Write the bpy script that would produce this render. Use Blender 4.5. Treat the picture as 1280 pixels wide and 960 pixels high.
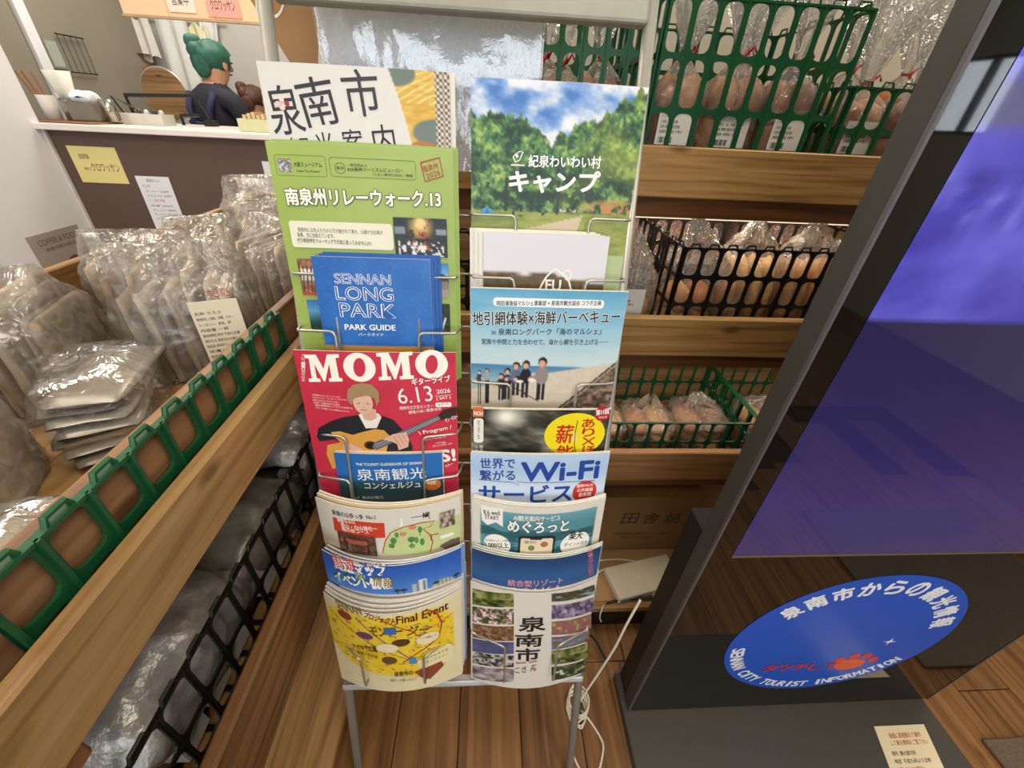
import bpy, bmesh, math, random
import numpy as np
from mathutils import Vector, Matrix, noise
from mathutils.geometry import tessellate_polygon

for o in list(bpy.data.objects):
    bpy.data.objects.remove(o)
SC = bpy.context.scene
COL = SC.collection
R = math.radians
PI = math.pi

# ------------------------------------------------------------------ camera, world, lights, exposure
cam_data = bpy.data.cameras.new('camera')
cam_data.sensor_width = 36.0
cam_data.lens = 14.2933
cam_data.clip_start = 0.02
camera = bpy.data.objects.new('camera', cam_data)
COL.objects.link(camera)
camera.matrix_world = Matrix(((0.997835, -0.011718, -0.064711, 0.0), (-0.047504, 0.552027, -0.832472, 0.0), (0.045477, 0.833744, 0.550276, 1.25), (0, 0, 0, 1)))
SC.camera = camera
SC.view_settings.view_transform = 'Standard'
SC.view_settings.look = 'None'
SC.view_settings.exposure = -0.16
SC.view_settings.gamma = 1.0
SC.view_settings.use_curve_mapping = False
SC.cycles.transparent_max_bounces = 24
SC.cycles.max_bounces = 8

world = bpy.data.worlds.new('world')
SC.world = world
world.use_nodes = True
world.node_tree.nodes['Background'].inputs[0].default_value = (0.75, 0.85, 1.0, 1)
world.node_tree.nodes['Background'].inputs[1].default_value = 1.0


def area(name, loc, target, sx, sy, power, col):
    d = bpy.data.lights.new(name, 'AREA')
    d.shape = 'RECTANGLE'; d.size = sx; d.size_y = sy; d.energy = power; d.color = col
    o = bpy.data.objects.new(name, d)
    COL.objects.link(o)
    o.location = loc
    o.rotation_euler = (Vector(target) - Vector(loc)).to_track_quat('-Z', 'Y').to_euler()
    return o


# daylight through the shop windows behind the photographer, then the shop's ceiling lamps
area('window_daylight', (0.3, -2.70, 1.62), (0.3, 0.0, 1.30), 3.5, 1.5, 64, (0.86, 0.93, 1.0))
area('side_window_daylight', (3.22, -2.32, 1.49), (0.0, -1.5, 1.3), 0.46, 0.44, 6, (0.86, 0.93, 1.0))
LAMPS = [(-1.3, 0.55), (0.35, 0.05), (1.6, 0.75), (-1.0, 1.75), (0.9, -1.0), (-0.8, -1.0)]
for lx, ly in LAMPS:
    area('ceiling_lamp_light', (lx, ly, 2.66), (lx, ly, 0), 0.5, 0.5, 23 if lx < -.9 else 15, (1.0, 0.89, 0.74))
area('kitchen_lamp_light', (-1.7, 3.15, 2.62), (-1.7, 3.15, 0), 0.9, 0.5, 30, (1.0, 0.95, 0.86))


# ------------------------------------------------------------------ materials
def lin(c):
    if isinstance(c, str):
        c = c.lstrip('#')
        c = tuple(int(c[i:i + 2], 16) / 255 for i in (0, 2, 4))
    return tuple(x / 12.92 if x <= 0.04045 else ((x + 0.055) / 1.055) ** 2.4 for x in c)


MATS = {}


def _new(name):
    m = bpy.data.materials.new(name)
    m.use_nodes = True
    nt = m.node_tree
    b = nt.nodes['Principled BSDF']
    return m, nt, b


def mat(name, col='#808080', rough=0.5, metal=0.0, var=0.06, scale=18.0, bump=0.0, spec=0.5, coat=0.0):
    if name in MATS:
        return MATS[name]
    m, nt, b = _new(name)
    c = lin(col)
    tc = nt.nodes.new('ShaderNodeTexCoord')
    nz = nt.nodes.new('ShaderNodeTexNoise')
    nz.inputs['Scale'].default_value = scale
    nz.inputs['Detail'].default_value = 4
    nt.links.new(tc.outputs['Object'], nz.inputs['Vector'])
    rp = nt.nodes.new('ShaderNodeValToRGB')
    rp.color_ramp.elements[0].position = 0.3
    rp.color_ramp.elements[1].position = 0.7
    rp.color_ramp.elements[0].color = tuple(x * (1 - var) for x in c) + (1,)
    rp.color_ramp.elements[1].color = tuple(min(1, x * (1 + var)) for x in c) + (1,)
    nt.links.new(nz.outputs['Fac'], rp.inputs['Fac'])
    nt.links.new(rp.outputs['Color'], b.inputs['Base Color'])
    b.inputs['Roughness'].default_value = rough
    b.inputs['Metallic'].default_value = metal
    b.inputs['Specular IOR Level'].default_value = spec
    b.inputs['Coat Weight'].default_value = coat
    if bump:
        bp = nt.nodes.new('ShaderNodeBump')
        bp.inputs['Strength'].default_value = bump
        bp.inputs['Distance'].default_value = 0.004
        nt.links.new(nz.outputs['Fac'], bp.inputs['Height'])
        nt.links.new(bp.outputs['Normal'], b.inputs['Normal'])
    MATS[name] = m
    return m


def wood(name, c1, c2, c3, axis=1, rough=0.5, gs=1.0):
    """long grain along the given axis, with darker streaks and a few knots"""
    if name in MATS:
        return MATS[name]
    m, nt, b = _new(name)
    L = nt.links
    tc = nt.nodes.new('ShaderNodeTexCoord')
    oi = nt.nodes.new('ShaderNodeObjectInfo')
    vm = nt.nodes.new('ShaderNodeVectorMath'); vm.operation = 'ADD'
    ml = nt.nodes.new('ShaderNodeMath'); ml.operation = 'MULTIPLY'; ml.inputs[1].default_value = 37.0
    L.new(oi.outputs['Random'], ml.inputs[0])
    L.new(tc.outputs['Object'], vm.inputs[0]); L.new(ml.outputs[0], vm.inputs[1])
    mp = nt.nodes.new('ShaderNodeMapping')
    sc = [62.0 * gs] * 3; sc[axis] = 2.6 * gs
    mp.inputs['Scale'].default_value = sc
    L.new(vm.outputs[0], mp.inputs['Vector'])
    n1 = nt.nodes.new('ShaderNodeTexNoise'); n1.inputs['Scale'].default_value = 1.0; n1.inputs['Detail'].default_value = 6; n1.inputs['Distortion'].default_value = 0.6
    L.new(mp.outputs[0], n1.inputs['Vector'])
    rp = nt.nodes.new('ShaderNodeValToRGB')
    rp.color_ramp.elements[0].position = 0.30; rp.color_ramp.elements[0].color = lin(c3) + (1,)
    rp.color_ramp.elements[1].position = 0.68; rp.color_ramp.elements[1].color = lin(c1) + (1,)
    e = rp.color_ramp.elements.new(0.48); e.color = lin(c2) + (1,)
    L.new(n1.outputs['Fac'], rp.inputs['Fac'])
    # knots
    mk = nt.nodes.new('ShaderNodeMapping')
    sk = [11.0] * 3; sk[axis] = 4.5
    mk.inputs['Scale'].default_value = sk
    L.new(vm.outputs[0], mk.inputs['Vector'])
    vo = nt.nodes.new('ShaderNodeTexVoronoi'); vo.inputs['Scale'].default_value = 1.0
    L.new(mk.outputs[0], vo.inputs['Vector'])
    rk = nt.nodes.new('ShaderNodeValToRGB')
    rk.color_ramp.elements[0].position = 0.05; rk.color_ramp.elements[0].color = (0.25, 0.18, 0.13, 1)
    rk.color_ramp.elements[1].position = 0.13; rk.color_ramp.elements[1].color = (1, 1, 1, 1)
    L.new(vo.outputs['Distance'], rk.inputs['Fac'])
    mx = nt.nodes.new('ShaderNodeMixRGB'); mx.blend_type = 'MULTIPLY'; mx.inputs['Fac'].default_value = 0.75
    L.new(rp.outputs['Color'], mx.inputs[1]); L.new(rk.outputs['Color'], mx.inputs[2])
    # a little tone difference between boards
    hv = nt.nodes.new('ShaderNodeHueSaturation')
    mr = nt.nodes.new('ShaderNodeMapRange'); mr.inputs['To Min'].default_value = 0.86; mr.inputs['To Max'].default_value = 1.12
    L.new(oi.outputs['Random'], mr.inputs['Value']); L.new(mr.outputs[0], hv.inputs['Value'])
    L.new(mx.outputs[0], hv.inputs['Color'])
    L.new(hv.outputs['Color'], b.inputs['Base Color'])
    bp = nt.nodes.new('ShaderNodeBump'); bp.inputs['Strength'].default_value = 0.18; bp.inputs['Distance'].default_value = 0.002
    L.new(n1.outputs['Fac'], bp.inputs['Height']); L.new(bp.outputs['Normal'], b.inputs['Normal'])
    b.inputs['Roughness'].default_value = rough
    MATS[name] = m
    return m


def ink(col):
    k = 'ink_' + col.lstrip('#')
    return mat(k, col, 0.42, var=0.015, scale=60, spec=0.35)


def picture_mat():
    if 'printed_picture' in MATS:
        return MATS['printed_picture']
    m, nt, b = _new('printed_picture')
    a = nt.nodes.new('ShaderNodeAttribute'); a.attribute_name = 'Col'
    nt.links.new(a.outputs['Color'], b.inputs['Base Color'])
    b.inputs['Roughness'].default_value = 0.36
    b.inputs['Specular IOR Level'].default_value = 0.4
    MATS['printed_picture'] = m
    return m


def plastic(name, tint='#ffffff', haze=0.10, gloss=0.10, rough=0.10, bump=0.6, scale=26.0, fres=0.5):
    """thin clear crinkled film: see-through, glossy, a little milky"""
    if name in MATS:
        return MATS[name]
    m = bpy.data.materials.new(name); m.use_nodes = True
    nt = m.node_tree; nt.nodes.clear(); L = nt.links
    out = nt.nodes.new('ShaderNodeOutputMaterial')
    tr = nt.nodes.new('ShaderNodeBsdfTransparent'); tr.inputs[0].default_value = tuple(0.97 * x for x in lin(tint)) + (1,)
    gl = nt.nodes.new('ShaderNodeBsdfGlossy'); gl.inputs['Roughness'].default_value = rough; gl.inputs[0].default_value = (0.95, 0.95, 0.95, 1)
    df = nt.nodes.new('ShaderNodeBsdfDiffuse'); df.inputs[0].default_value = lin('#dcdad4') + (1,)
    tc = nt.nodes.new('ShaderNodeTexCoord')
    nz = nt.nodes.new('ShaderNodeTexNoise'); nz.inputs['Scale'].default_value = scale; nz.inputs['Detail'].default_value = 3; nz.inputs['Distortion'].default_value = 1.4
    L.new(tc.outputs['Object'], nz.inputs['Vector'])
    # ridged creases
    sb = nt.nodes.new('ShaderNodeMath'); sb.operation = 'SUBTRACT'; sb.inputs[1].default_value = 0.5
    ab = nt.nodes.new('ShaderNodeMath'); ab.operation = 'ABSOLUTE'
    L.new(nz.outputs['Fac'], sb.inputs[0]); L.new(sb.outputs[0], ab.inputs[0])
    bp = nt.nodes.new('ShaderNodeBump'); bp.inputs['Strength'].default_value = bump; bp.inputs['Distance'].default_value = 0.02
    L.new(ab.outputs[0], bp.inputs['Height'])
    L.new(bp.outputs['Normal'], gl.inputs['Normal'])
    fr = nt.nodes.new('ShaderNodeFresnel'); fr.inputs['IOR'].default_value = 1.5
    L.new(bp.outputs['Normal'], fr.inputs['Normal'])
    ad = nt.nodes.new('ShaderNodeMath'); ad.operation = 'MULTIPLY_ADD'; ad.inputs[1].default_value = fres; ad.inputs[2].default_value = gloss; ad.use_clamp = True
    L.new(fr.outputs[0], ad.inputs[0])
    # milky where the film is creased
    rp = nt.nodes.new('ShaderNodeValToRGB')
    rp.color_ramp.elements[0].position = 0.0; rp.color_ramp.elements[0].color = (min(1, haze * 2.6),) * 3 + (1,)
    rp.color_ramp.elements[1].position = 0.09; rp.color_ramp.elements[1].color = (haze,) * 3 + (1,)
    L.new(ab.outputs[0], rp.inputs['Fac'])
    m1 = nt.nodes.new('ShaderNodeMixShader'); L.new(rp.outputs['Color'], m1.inputs[0]); L.new(tr.outputs[0], m1.inputs[1]); L.new(df.outputs[0], m1.inputs[2])
    m2 = nt.nodes.new('ShaderNodeMixShader'); L.new(ad.outputs[0], m2.inputs[0]); L.new(m1.outputs[0], m2.inputs[1]); L.new(gl.outputs[0], m2.inputs[2])
    L.new(m2.outputs[0], out.inputs[0])
    MATS[name] = m
    return m


def emissive(name, col, strength):
    if name in MATS:
        return MATS[name]
    m, nt, b = _new(name)
    b.inputs['Base Color'].default_value = lin(col) + (1,)
    b.inputs['Emission Color'].default_value = lin(col) + (1,)
    b.inputs['Emission Strength'].default_value = strength
    MATS[name] = m
    return m


OAK = wood('pale_oak', '#b6935f', '#a6824f', '#86633a', axis=1)
OAKX = wood('pale_oak_cross', '#b48d58', '#a37b47', '#805a2e', axis=0)
OAKZ = wood('pale_oak_upright', '#b98a52', '#aa783f', '#855729', axis=2)
CEDAR = wood('brown_cedar', '#97714e', '#84603f', '#64462c', axis=1)
PINE = wood('knotty_pine', '#a98250', '#97703f', '#70502a', axis=1)
FLOORW = wood('floor_oak', '#93693d', '#80572f', '#5c3b1d', axis=1, rough=0.34, gs=0.8)
STEEL = mat('grey_painted_steel', '#a9a79d', 0.36, 0.35, var=0.04, scale=60)
WIRE = mat('galvanised_wire', '#b4b2a8', 0.32, 0.7, var=0.04)
PAPER = mat('white_paper', '#e0dcd2', 0.6, var=0.02)
PAGES = mat('page_edges', '#d8d2c4', 0.7, var=0.10, scale=300)
BLACKP = mat('black_plastic', '#15140f', 0.38, var=0.1)
GREENP = mat('green_plastic', '#14532f', 0.42, var=0.12)
FILM = plastic('clear_bag_film', haze=0.085, gloss=0.02, rough=0.17, bump=0.5, scale=20, fres=0.6)
CELLO = plastic('clear_cellophane', haze=0.08, gloss=0.03, rough=0.12, bump=0.8, scale=34, fres=0.6)
WHITEWALL = mat('white_wall_paint', '#e4e5ea', 0.6, var=0.02, scale=4)
BEIGEWALL = mat('beige_wall_paint', '#cfc8b6', 0.7, var=0.03, scale=3)


# ------------------------------------------------------------------ mesh helpers
class MB:
    def __init__(self):
        self.v = []; self.f = []; self.m = []; self.col = []

    def add(self, verts, faces, mi=0, col=None):
        o = len(self.v)
        self.v += [tuple(p) for p in verts]
        self.f += [tuple(i + o for i in fc) for fc in faces]
        self.m += [mi] * len(faces)
        if col is not None:
            self.col += col
        return self

    def box(self, x0, x1, y0, y1, z0, z1, mi=0):
        v = [(x0, y0, z0), (x1, y0, z0), (x1, y1, z0), (x0, y1, z0), (x0, y0, z1), (x1, y0, z1), (x1, y1, z1), (x0, y1, z1)]
        f = [(3, 2, 1, 0), (4, 5, 6, 7), (0, 1, 5, 4), (1, 2, 6, 5), (2, 3, 7, 6), (3, 0, 4, 7)]
        return self.add(v, f, mi)

    def hexa(self, a, b, mi=0):
        """eight corners: quad a (4 points) and the opposite quad b"""
        f = [(3, 2, 1, 0), (4, 5, 6, 7), (0, 1, 5, 4), (1, 2, 6, 5), (2, 3, 7, 6), (3, 0, 4, 7)]
        return self.add(list(a) + list(b), f, mi)

    def tube(self, pts, r, n=8, mi=0, cap=True, closed=False):
        pts = [Vector(p) for p in pts]
        N = len(pts)
        rad = r if isinstance(r, (list, tuple)) else [r] * N
        vs = []; prev = None
        for i, p in enumerate(pts):
            a = pts[i - 1] if (i > 0 or closed) else p
            b = pts[(i + 1) % N] if (i < N - 1 or closed) else p
            t = (b - a)
            t = t.normalized() if t.length > 1e-9 else Vector((0, 0, 1))
            if prev is None:
                ref = Vector((0, 0, 1)) if abs(t.z) < 0.9 else Vector((1, 0, 0))
                x = t.cross(ref).normalized()
            else:
                x = (prev - t * prev.dot(t))
                x = x.normalized() if x.length > 1e-6 else t.orthogonal().normalized()
            prev = x; y = t.cross(x)
            for k in range(n):
                an = 2 * PI * k / n
                vs.append(p + (x * math.cos(an) + y * math.sin(an)) * rad[i])
        fs = []
        for i in range(N if closed else N - 1):
            j = (i + 1) % N
            for k in range(n):
                fs.append((i * n + k, i * n + (k + 1) % n, j * n + (k + 1) % n, j * n + k))
        if cap and not closed:
            fs.append(tuple(range(n - 1, -1, -1))); fs.append(tuple((N - 1) * n + k for k in range(n)))
        return self.add(vs, fs, mi)

    def lathe(self, prof, n=24, center=(0, 0, 0), mi=0):
        cx, cy, cz = center; vs = []; fs = []
        for r, z in prof:
            for k in range(n):
                an = 2 * PI * k / n
                vs.append((cx + r * math.cos(an), cy + r * math.sin(an), cz + z))
        for i in range(len(prof) - 1):
            for k in range(n):
                fs.append((i * n + k, i * n + (k + 1) % n, (i + 1) * n + (k + 1) % n, (i + 1) * n + k))
        fs.append(tuple(range(n - 1, -1, -1))); fs.append(tuple((len(prof) - 1) * n + k for k in range(n)))
        return self.add(vs, fs, mi)

    def grid(self, fn, nu, nv, mi=0, closed_u=False):
        vs = [fn(i / nu, j / nv) for j in range(nv + 1) for i in range(nu + (0 if closed_u else 1))]
        w = nu if closed_u else nu + 1
        fs = []
        for j in range(nv):
            for i in range(nu):
                a = j * w + i; b = j * w + (i + 1) % w if closed_u else j * w + i + 1
                fs.append((a, b, b + w, a + w))
        return self.add(vs, fs, mi)

    def build(self, name, mats, parent=None, smooth=False, bev=0.0, world=True, label=None, segs=1):
        me = bpy.data.meshes.new(name)
        vs = self.v
        if parent is not None and world:
            off = parent_origin(parent)
            vs = [(x - off[0], y - off[1], z - off[2]) for x, y, z in vs]
        me.from_pydata(vs, [], self.f)
        for mm in (mats if isinstance(mats, (list, tuple)) else [mats]):
            me.materials.append(mm)
        if any(self.m):
            me.polygons.foreach_set('material_index', self.m)
        if smooth:
            me.polygons.foreach_set('use_smooth', [True] * len(me.polygons))
        if self.col:
            at = me.color_attributes.new('Col', 'FLOAT_COLOR', 'POINT')
            at.data.foreach_set('color', np.asarray(self.col, dtype=np.float32).ravel())
        me.update()
        o = bpy.data.objects.new(name, me)
        COL.objects.link(o)
        if parent is not None:
            o.parent = parent
        if label:
            o['label'] = label
        if bev:
            md = o.modifiers.new('bevel', 'BEVEL'); md.width = bev; md.segments = segs; md.limit_method = 'ANGLE'
        return o


def parent_origin(p):
    x, y, z = p.location
    if p.parent is not None:
        a = parent_origin(p.parent)
        return (x + a[0], y + a[1], z + a[2])
    return (x, y, z)


def thing(name, label, cat, loc=(0, 0, 0), rz=0.0, group=None):
    o = bpy.data.objects.new(name, None)
    o.empty_display_size = 0.05
    COL.objects.link(o)
    o.location = loc
    if rz:
        o.rotation_euler = (0, 0, rz)
    tag(o, label, cat, group)
    return o


def tag(o, label=None, cat=None, group=None, kind=None):
    if label:
        o['label'] = label
    if cat:
        o['category'] = cat
    if group:
        o['group'] = group
    if kind:
        o['kind'] = kind
    return o


def single(mb, name, mats, label, cat, group=None, origin=None, **kw):
    """a thing that is one mesh; its origin goes to the bottom centre"""
    if origin is None:
        a = np.array(mb.v); origin = ((a[:, 0].min() + a[:, 0].max()) / 2, (a[:, 1].min() + a[:, 1].max()) / 2, a[:, 2].min())
    mb.v = [(x - origin[0], y - origin[1], z - origin[2]) for x, y, z in mb.v]
    o = mb.build(name, mats, **kw)
    o.location = origin
    return tag(o, label, cat, group)


def struct(mb, name, mats, label=None, **kw):
    o = mb.build(name, mats, **kw)
    o['kind'] = 'structure'
    if label:
        o['label'] = label
    return o


def smooth_noise(p, s, seed=0.0):
    return noise.noise(Vector((p[0] * s + seed, p[1] * s - seed * 1.7, p[2] * s + seed * 0.6)))


_tc = bpy.data.curves.new('glyphs', 'FONT')
_to = bpy.data.objects.new('glyphs', _tc)
COL.objects.link(_to)
_cache = {}


def glyphs(text, bold=0.0):
    """outline of a text as triangles in its own unit box: (points Nx2 scaled 0..1 in both axes, tris)"""
    k = (text, bold)
    if k in _cache:
        return _cache[k]
    _tc.body = text; _tc.offset = bold; _tc.resolution_u = 3
    dg = bpy.context.evaluated_depsgraph_get(); dg.update()
    me = bpy.data.meshes.new_from_object(_to.evaluated_get(dg))
    n = len(me.vertices)
    co = np.zeros(n * 3); me.vertices.foreach_get('co', co)
    co = co.reshape(-1, 3)[:, :2]
    me.calc_loop_triangles()
    tr = np.zeros(len(me.loop_triangles) * 3, dtype=int); me.loop_triangles.foreach_get('vertices', tr)
    bpy.data.meshes.remove(me)
    if n == 0:
        return np.zeros((0, 2)), []
    lo = co.min(0); hi = co.max(0)
    co = (co - lo) / np.maximum(hi - lo, 1e-6)
    _cache[k] = (co, [tuple(t) for t in tr.reshape(-1, 3)])
    return _cache[k]


def flat_text(mb, text, p0, p1, up, bold=0.0, mi=0, lift=(0, 0, 0)):
    """text whose box stands on p0-p1 and rises by the vector up"""
    g, t = glyphs(text, bold)
    p0 = Vector(p0); d = Vector(p1) - p0; u = Vector(up); lf = Vector(lift)
    mb.add([p0 + d * float(a) + u * float(b) + lf for a, b in g], t, mi)


# ------------------------------------------------------------------ the room
floor = struct(MB().box(-3.2, 3.2, -2.75, 4.3, -0.06, -0.012), 'floor', mat('floor_joint', '#3a2413', 0.7))
rng = random.Random(5)
PW, PL = 0.15, 0.92
_pl = None
for i in range(-9, 15):
    y = -0.35 - rng.random() * 0.6
    while y < 1.0:
        if _pl is None:
            _pl = MB().box(-PW / 2 + 0.001, PW / 2 - 0.001, -PL / 2 + 0.001, PL / 2 - 0.001, -0.012, 0.0).build('plank', FLOORW, floor, bev=0.0012)
            o = _pl
        else:
            o = _pl.copy(); COL.objects.link(o)
        o.location = (i * PW + 0.02, y + PL / 2, 0)
        y += PL
struct(MB().box(-3.2, 3.2, -2.75, -0.95, -0.012, -0.001).box(-3.2, 3.2, 1.9, 4.3, -0.012, -0.001).box(-3.2, -1.41, -0.95, 1.9, -0.012, -0.001).box(2.2, 3.2, -0.95, 1.9, -0.012, -0.001), 'floor', FLOORW, 'brown wood floor beyond the boards in view')
struct(MB().box(-2.25, -2.13, -2.75, 2.40, 0, 2.7), 'wall_left', WHITEWALL, 'white painted side wall left of the counter')
struct(MB().box(-0.28, 3.2, 1.30, 1.38, 0, 2.7), 'wall_back', BEIGEWALL, 'beige wall behind the bread shelf')
struct(MB().box(3.1, 3.2, -2.1, 1.30, 0, 2.7).box(3.1, 3.2, -2.75, -2.54, 0, 2.7).box(3.1, 3.2, -2.54, -2.1, 0, 1.28).box(3.1, 3.2, -2.54, -2.1, 1.70, 2.7), 'wall_right', BEIGEWALL)
w2 = bpy.data.objects.new('window_2', None); COL.objects.link(w2); w2.location = (3.15, -2.32, 1.28); tag(w2, 'side window that mirrors in the kiosk glass', kind='structure')
m = MB().box(3.13, 3.17, -2.54, -2.52, 1.28, 1.7).box(3.13, 3.17, -2.12, -2.1, 1.28, 1.7).box(3.13, 3.17, -2.52, -2.12, 1.28, 1.30).box(3.13, 3.17, -2.52, -2.12, 1.68, 1.7).box(3.13, 3.17, -2.325, -2.295, 1.30, 1.68)
m.build('window_frame', mat('window_frame_dark', '#2a2a2c', 0.4), w2)
MB().box(3.147, 3.152, -2.52, -2.12, 1.30, 1.68).build('pane', plastic('window_glass', haze=0.0, gloss=0.02, rough=0.0, bump=0.0), w2)
struct(MB().box(-3.2, 3.2, 4.1, 4.2, 0, 2.7), 'wall_kitchen_back', mat('kitchen_wall_back', '#bdb9b2', 0.7, var=0.03, scale=3))
struct(MB().box(-2.66, -2.56, 2.46, 4.1, 0, 2.7), 'wall_kitchen_left', mat('kitchen_wall_left', '#8f8878', 0.75, var=0.06, scale=3))
struct(MB().box(-0.40, -0.28, 1.9, 4.1, 0, 2.7), 'wall_kitchen_right', BEIGEWALL)
struct(MB().box(-2.56, -2.535, 3.05, 3.12, 0, 2.7), 'trim_1', mat('white_trim', '#f2f0f4', 0.5), 'bright white upright strip on the kitchen wall', bev=0.003)
struct(MB().box(-3.2, 3.2, -2.75, 4.3, 2.7, 2.76), 'ceiling', mat('ceiling_paint', '#c9c6be', 0.8))
# front wall with its shop window
w = MB().box(-3.2, -1.5, -2.75, -2.6, 0, 2.7).box(2.1, 3.1, -2.75, -2.6, 0, 2.7).box(-1.5, 2.1, -2.75, -2.6, 0, 0.82).box(-1.5, 2.1, -2.75, -2.6, 2.42, 2.7)
struct(w, 'wall_front', BEIGEWALL)
win = bpy.data.objects.new('window_1', None); COL.objects.link(win); win.location = (0.3, -2.62, 0.82); tag(win, 'wide shop window behind the photographer', kind='structure')
DARKFR = mat('window_frame_dark', '#2a2a2c', 0.4)
fr = MB().box(-1.5, -1.44, -2.66, -2.6, 0.82, 2.42).box(2.04, 2.1, -2.66, -2.6, 0.82, 2.42).box(-1.5, 2.1, -2.66, -2.6, 0.82, 0.88).box(-1.5, 2.1, -2.66, -2.6, 2.36, 2.42)
for x in (-0.6, 0.3, 1.2):
    fr.box(x - 0.03, x + 0.03, -2.66, -2.6, 0.82, 2.42)
fr.build('window_frame', DARKFR, win)
GLASS = plastic('window_glass', haze=0.0, gloss=0.02, rough=0.0, bump=0.0)
for k in range(4):
    MB().box(-1.44 + 0.9 * k, -0.66 + 0.9 * k, -2.634, -2.628, 0.88, 2.36).build('pane', GLASS, win)
# lamp fittings
for lx, ly in LAMPS:
    t = thing('ceiling_lamp', 'square ceiling lamp above the shop floor', 'lamp', (lx, ly, 2.62), group='ceiling lamps')
    MB().box(lx - .28, lx + .28, ly - .28, ly - .255, 2.62, 2.7).box(lx - .28, lx + .28, ly + .255, ly + .28, 2.62, 2.7).box(lx - .28, lx - .255, ly - .255, ly + .255, 2.62, 2.7).box(lx + .255, lx + .28, ly - .255, ly + .255, 2.62, 2.7).build('frame', mat('lamp_frame', '#dddddd', 0.4), t)


# ------------------------------------------------------------------ printed pictures (flat print on the brochures)
def _hash(i, j, s):
    n = np.sin(i * 127.1 + j * 311.7 + s * 74.7) * 43758.5453
    return n - np.floor(n)


def vnoise(x, y, s=0):
    xi = np.floor(x); yi = np.floor(y); xf = x - xi; yf = y - yi
    xf = xf * xf * (3 - 2 * xf); yf = yf * yf * (3 - 2 * yf)
    a = _hash(xi, yi, s); b = _hash(xi + 1, yi, s); c = _hash(xi, yi + 1, s); d = _hash(xi + 1, yi + 1, s)
    return (a * (1 - xf) + b * xf) * (1 - yf) + (c * (1 - xf) + d * xf) * yf


def fbm(x, y, s=0, o=4):
    r = 0; a = 0.5; t = 0
    for k in range(o):
        r = r + a * vnoise(x, y, s + k); t += a; a *= 0.5; x = x * 2.03 + 5.1; y = y * 2.03 + 1.7
    return r / t


def hx(c):
    c = c.lstrip('#')
    return np.array([int(c[i:i + 2], 16) / 255 for i in (0, 2, 4)])


def ramp(f, *cs):
    f = np.clip(f, 0, 1)[..., None] * (len(cs) - 1)
    out = 0
    C = [hx(c) for c in cs]
    for i, c in enumerate(C):
        out = out + np.clip(1 - np.abs(f - i), 0, 1) * c
    return out


def over(base, mask, c):
    m = np.clip(mask, 0, 1)[..., None]
    return base * (1 - m) + (hx(c) if isinstance(c, str) else c) * m


def ell(x, y, cx, cy, rx, ry, soft=0.15):
    d = np.sqrt(((x - cx) / rx) ** 2 + ((y - cy) / ry) ** 2)
    return np.clip((1 - d) / soft + 0.5, 0, 1)


def rec(x, y, x0, y0, x1, y1):
    return ((x > x0) & (x < x1) & (y > y0) & (y < y1)).astype(float)


def P_gold(x, y, W, H):
    c = ramp(fbm(x / 9, y / 3, 2), '#c79a2e', '#dcb24a', '#e6c668')
    c = over(c, (np.sin((x * .5 + y) * 0.9 + 3 * vnoise(x / 14, y / 14, 3)) > 0.75) * (y < 32), '#efd98e')
    for (a, b, r, q) in [(150, 4, 22, 12), (192, 60, 26, 14), (150, 90, 20, 15), (205, 96, 20, 10)]:
        c = over(c, ell(x, y, a, b, r, q), '#6f7d74')
    c = over(c, ell(x, y, 178, 84, 21, 16), '#b5763a')
    for (a, b) in [(170, 78), (186, 79), (170, 91), (187, 91)]:
        c = over(c, ell(x, y, a, b, 7, 5), '#e6cf8a')
    ck = ((np.floor(x / 3.1) + np.floor(y / 3.1)) % 2)
    c = over(c, (x > W - 17).astype(float), ck[..., None] * hx('#d9cdb8') + (1 - ck[..., None]) * hx('#6a6059'))
    arc = 143 + 24 * np.sin(np.clip(y, 0, 130) / 130 * PI * 0.62)
    return over(c, np.clip(arc - x, 0, 1), '#dfddd6')


def P_greenbg(x, y, W, H):
    c = ramp(0.5 + 0.5 * (fbm(x / 60, y / 60, 4) - 0.5) + (y / H - .3) * -0.35, '#91a84c', '#a1b75c', '#b0c46e')
    return c


def P_icon(x, y, W, H):
    return ramp(vnoise(x / W * 6, y / H * 6, 9), '#7a4a9a', '#e8e0d0', '#3a6aa8', '#d0a040', '#5a3a5a')


def P_festival(x, y, W, H):
    u = x / W; v = y / H
    n = fbm(u * 9, v * 9, 3)
    c = ramp(n, '#15181a', '#262a2c', '#3a3c3a')
    c = over(c, ell(u, v, .5, .22, .2, .3, .8) * (n > .42), '#c9a25a')
    c = over(c, ell(u, v, .5, .14, .1, .14, .5), '#e9cf92')
    c = over(c, rec(u, v, .02, .22, .22, .4), '#7e8a94'); c = over(c, rec(u, v, .8, .25, .98, .42), '#8a96a0')
    c = over(c, (vnoise(u * 26, v * 12, 5) > .62) * rec(u, v, .08, .6, .92, .97), '#e2e0da')
    c = over(c, (vnoise(u * 22, v * 14, 8) > .7) * rec(u, v, .3, .35, .7, .85), '#a0522e')
    return c


def P_house(x, y, W, H):
    u = x / W; v = y / H
    c = ramp(v * 2, '#3f7fc0', '#9cc4e2')
    c = over(c, ((v > .25 + .25 * vnoise(u * 5, v, 2)) & (v < .62)).astype(float), ramp(fbm(u * 9, v * 9, 4), '#1c2a1c', '#4a5a3a'))
    c = over(c, rec(u, v, .15, .5, .98, .78), '#8a8076'); c = over(c, rec(u, v, .1, .44, 1, .53), '#4a4542')
    return over(c, (v > .78).astype(float), '#a09a90')


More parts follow.
